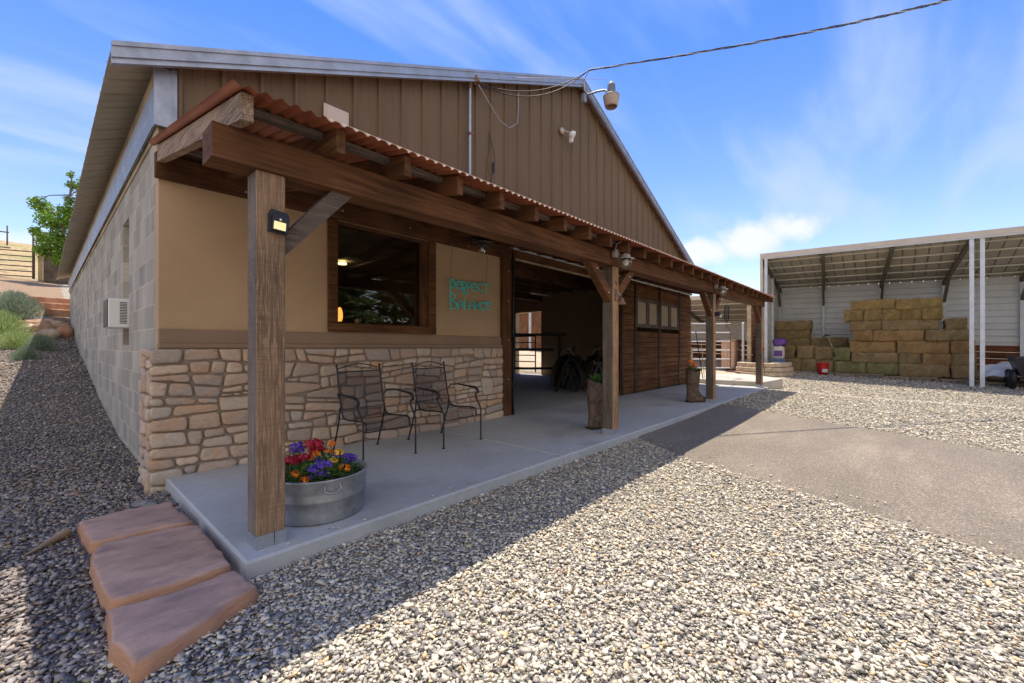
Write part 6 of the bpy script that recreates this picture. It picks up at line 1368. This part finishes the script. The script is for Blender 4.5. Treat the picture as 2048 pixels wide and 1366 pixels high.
mb.box((16.65, -.08, z0+.03), (17.42, .32, 1.2)); mb.build('crate_body', 'crate_wood', t); MB().box((16.55, -0.16, 1.272), (17.5, 0.38, 1.32), bev=0.01).build('lid', 'gray_wood_y', t)
MB().tube([(16.85, -0.14, 0.95), (16.75, -0.2, 1.0), (16.98, -0.18, 0.9), (17.1, -0.14, 0.96)], 0.02, 7).build('rope_coil', 'rope', t)
t = thing('wind_chime', 'dark tube wind chime with a clear glass ball under the porch end', 'wind chime', (13.4, -0.66, 2.2))
cx, cy = 12.62, -0.23; cx, cy = 13.3, -0.72
MB().lathe((cx, cy, 2.28), [(0.07, 0), (0.07, 0.015), (0.0, 0.02)], 14).tube([(cx, cy, 2.3), (cx, cy, 2.75)], 0.003, 5).build('top_ring', 'dark_plastic', t)
mb = MB()
for k in range(6): a = k*math.pi/3; mb.tube([(cx+.06*math.cos(a), cy+.06*math.sin(a), 2.27), (cx+.06*math.cos(a), cy+.06*math.sin(a), 1.78+.05*(k % 3))], 0.009, 7)
mb.build('tubes', 'dark_plastic', t); MB().tube([(cx, cy, 2.27), (cx, cy, 1.64)], 0.002, 5).ball((cx, cy, 1.62), 0.045, 12).build('glass_ball', 'globe_glass', t)
MB().beam((12.2, -0.6, 2.76), (13.4, -0.6, 2.76), 0.03, 0.03).build('hanger_bar', 'dark_pipe', t)
# ring of stacked landscape stones around the shed corner post
ring = thing('stone_ring', 'low ring wall of stacked tan landscape blocks at the shed corner', 'stone wall', (16.5, -1.0, 0.1))
cxr, cyr = 16.75, -1.05; rd = random.Random(4)
for lay in range(3):
    mb = MB()
    for k in range(13):
        a = R(95+k*19+lay*7); r_ = 0.95-0.05*lay; c_ = (cxr+r_*math.cos(a), cyr+r_*0.85*math.sin(a)); zb = 0.03+lay*0.16
        Mx = Matrix.Translation((c_[0], c_[1], zb)) @ Matrix.Rotation(a, 4, 'Z'); mb.box((-0.13, -0.15, 0), (0.12, 0.15, 0.15+rd.uniform(-.008, .004)), Mx, 0.02)
    mb.build('course', 'flagstone', ring)
t = thing('halter', 'orange rope halter hanging on the far side of the last porch post', 'halter', (11.93, -1.85, 1.2))
MB().tube([(11.9, -1.9, 1.36), (11.94, -1.93, 1.22), (11.9, -1.92, 1.08), (11.97, -1.95, 1.0), (12.0, -1.93, 1.15), (11.93, -1.9, 1.3)], 0.022, 7).tube([(11.95, -1.93, 1.1), (12.03, -1.96, 0.98), (11.93, -1.95, 0.92)], 0.018, 6).build('straps', 'halter_orange', t); MB().tube([(11.95, -1.94, 0.92), (11.94, -1.93, 0.72), (11.93, -1.93, 0.5), (11.96, -1.93, 0.3)], 0.006, 6).build('lead_rope', 'rope', t)
single(MB().tube([(14.9, -1.45, 0.04), (14.72, -1.3, 1.45)], 0.014, 8), 'walking_pole', 'gray_wood_z', (14.9, -1.45, 0.04), 'thin wooden pole leaning beside the hay shed corner', 'pole')
t = thing('scraper', 'long black handled scraper leaning on the stone pier at the door', 'tool', (12.3, -0.35, 0))
MB().tube([(12.28, -0.36, 0.02), (12.24, -0.16, 1.5)], 0.014, 8).build('handle', 'black_metal', t); MB().box((12.2, -0.4, 0.0), (12.38, -0.33, 0.05)).build('blade', 'rust_metal', t)
single(MB().tube([(12.27, -0.30, 1.1), (12.35, -0.32, 0.9), (12.3, -0.33, 0.7), (12.38, -0.34, 0.4), (12.36, -0.36, 0.14)], 0.01, 6), 'rope_end', 'rope', (12.3, -0.3, 0.3), 'frayed rope end hanging at the stone pier', 'rope')

# ================================================================ inside the barn
def on_floor(px_, py_, tt): return tp(px_, py_, tt)
t = thing('arena_rail', 'dark steel pipe railing inside the barn doorway', 'railing', (8, 2.6, 0))
ra, rb = Vector((7.1, 3.0, 0)), Vector((8.35, 1.75, 0))
for z, r_ in ((1.36, 0.035), (0.98, 0.035), (0.5, 0.03)): MB().tube([(ra.x-.6, ra.y+.6, z), (rb.x if z > 1.2 else rb.x-.25, rb.y if z > 1.2 else rb.y+.25, z)], r_, 8).build('rail', 'black_metal', t)
for p in (ra.lerp(rb, 0.12), ra.lerp(rb, 0.9)): MB().tube([(p.x, p.y, 0.0), (p.x, p.y, 1.36)], 0.04, 8).build('post', 'black_metal', t)
t = thing('stall_gate', 'brown pipe gate standing open just inside the side doorway', 'gate', (11.6, 5.6, 0))
mb = MB()
for k in range(6): mb.tube([(11.7, 6.6, 0.25+k*.24), (11.7, 5.45, 0.25+k*.24)], 0.02, 7)
for y in (6.6, 5.45): mb.tube([(11.7, y, 0.1), (11.7, y, 1.5)], 0.024, 7)
mb.build('frame', 'kickboard_wood', t)
def saddle(x, y, sc, lb, rz_):
    t = thing('saddle', lb, 'saddle', (x, y, 0), rz_, 'saddles on racks inside the barn')
    mb = MB(); mb.beam((-0.34*sc, 0, 0.66), (0.34*sc, 0, 0.66), 0.12, 0.08)
    for a_ in (-1, 1):
        for b_ in (-1, 1): mb.beam((a_*0.28*sc, 0, 0.66), (a_*0.34*sc, b_*0.24, 0.0), 0.05, 0.05, (0, 1, 0))
    mb.build('rack', 'black_metal', t, True)
    def arch(w, l0, l1, top, bot, mat, name, th=0.02):
        mb = MB(); P = []; n = 12
        for k in range(2):
            for i in range(n+1):
                a = math.pi*i/n; yy = w*math.cos(a)*(1+.15*abs(math.cos(a))); zz_ = bot+(top-bot)*math.sin(a)**0.6
                for xx in (l0, l1): P.append((xx, yy*(1-th*k*2), zz_-th*k*1.2))
        q = 2*(n+1); F = [(2*i, 2*i+1, 2*i+3, 2*i+2) for i in range(n)]+[(q+2*i, q+2*i+2, q+2*i+3, q+2*i+1) for i in range(n)]
        mb.add(P, F, True); mb.build(name, mat, t, True)
    arch(0.27*sc, -0.36*sc, 0.36*sc, 0.80, 0.1, 'blanket', 'blanket'); arch(0.25*sc, -0.30*sc, 0.24*sc, 0.86, 0.38, 'saddle_leather', 'skirt'); arch(0.24*sc, -0.06*sc, 0.1*sc, 0.88, 0.1, 'saddle_leather', 'fender')
    MB().tube([(0.26*sc, -0.14*sc, 0.84), (0.29*sc, -0.08*sc, 0.98), (0.3*sc, 0, 1.02), (0.29*sc, 0.08*sc, 0.98), (0.26*sc, 0.14*sc, 0.84)], 0.03, 8).build('cantle', 'saddle_tan', t, True)
    MB().tube([(-0.26*sc, 0, 0.86), (-0.3*sc, 0, 0.98), (-0.33*sc, 0, 1.03)], [0.05, 0.03, 0.035], 8).ball((-0.34*sc, 0, 1.05), 0.045, 10, (1, 1, .4)).build('horn', 'saddle_leather', t, True)
saddle(7.9, 1.35, 1.15, 'dark saddle over a blanket on the rack nearest the pipe railing', R(200))
saddle(8.55, 0.98, 1.3, 'dark saddle with a pale tan edge on the middle rack in the barn', R(215))
saddle(9.2, 0.85, 1.25, 'bulky dark saddle on the rack nearest the barn side wall', R(190))
t = thing('side_table', 'dark low table with a tan top in the barn near the second porch post', 'table', (8.6, 0.3, 0)); MB().box((8.5, 0.05, 0.56), (9.5, 0.6, 0.6), bev=0.006).build('table_top', 'saddle_tan', t)
for x in (8.55, 9.42):
    for y in (0.1, 0.53): MB().box((x, y, 0), (x+.04, y+.04, 0.558)).build('leg', 'black_metal', t)

# yellow wall far outside the side doorway
single(MB().box((19.5, 11.6, 0.5), (19.7, 13.5, 3.4)).box((19.4, 11.5, 3.4), (19.8, 13.6, 3.5)), 'pump_house', 'pale_board_wood', (19.6, 12.5, 0.5), 'sunlit yellow wall seen at the left of the side doorway', 'wall')
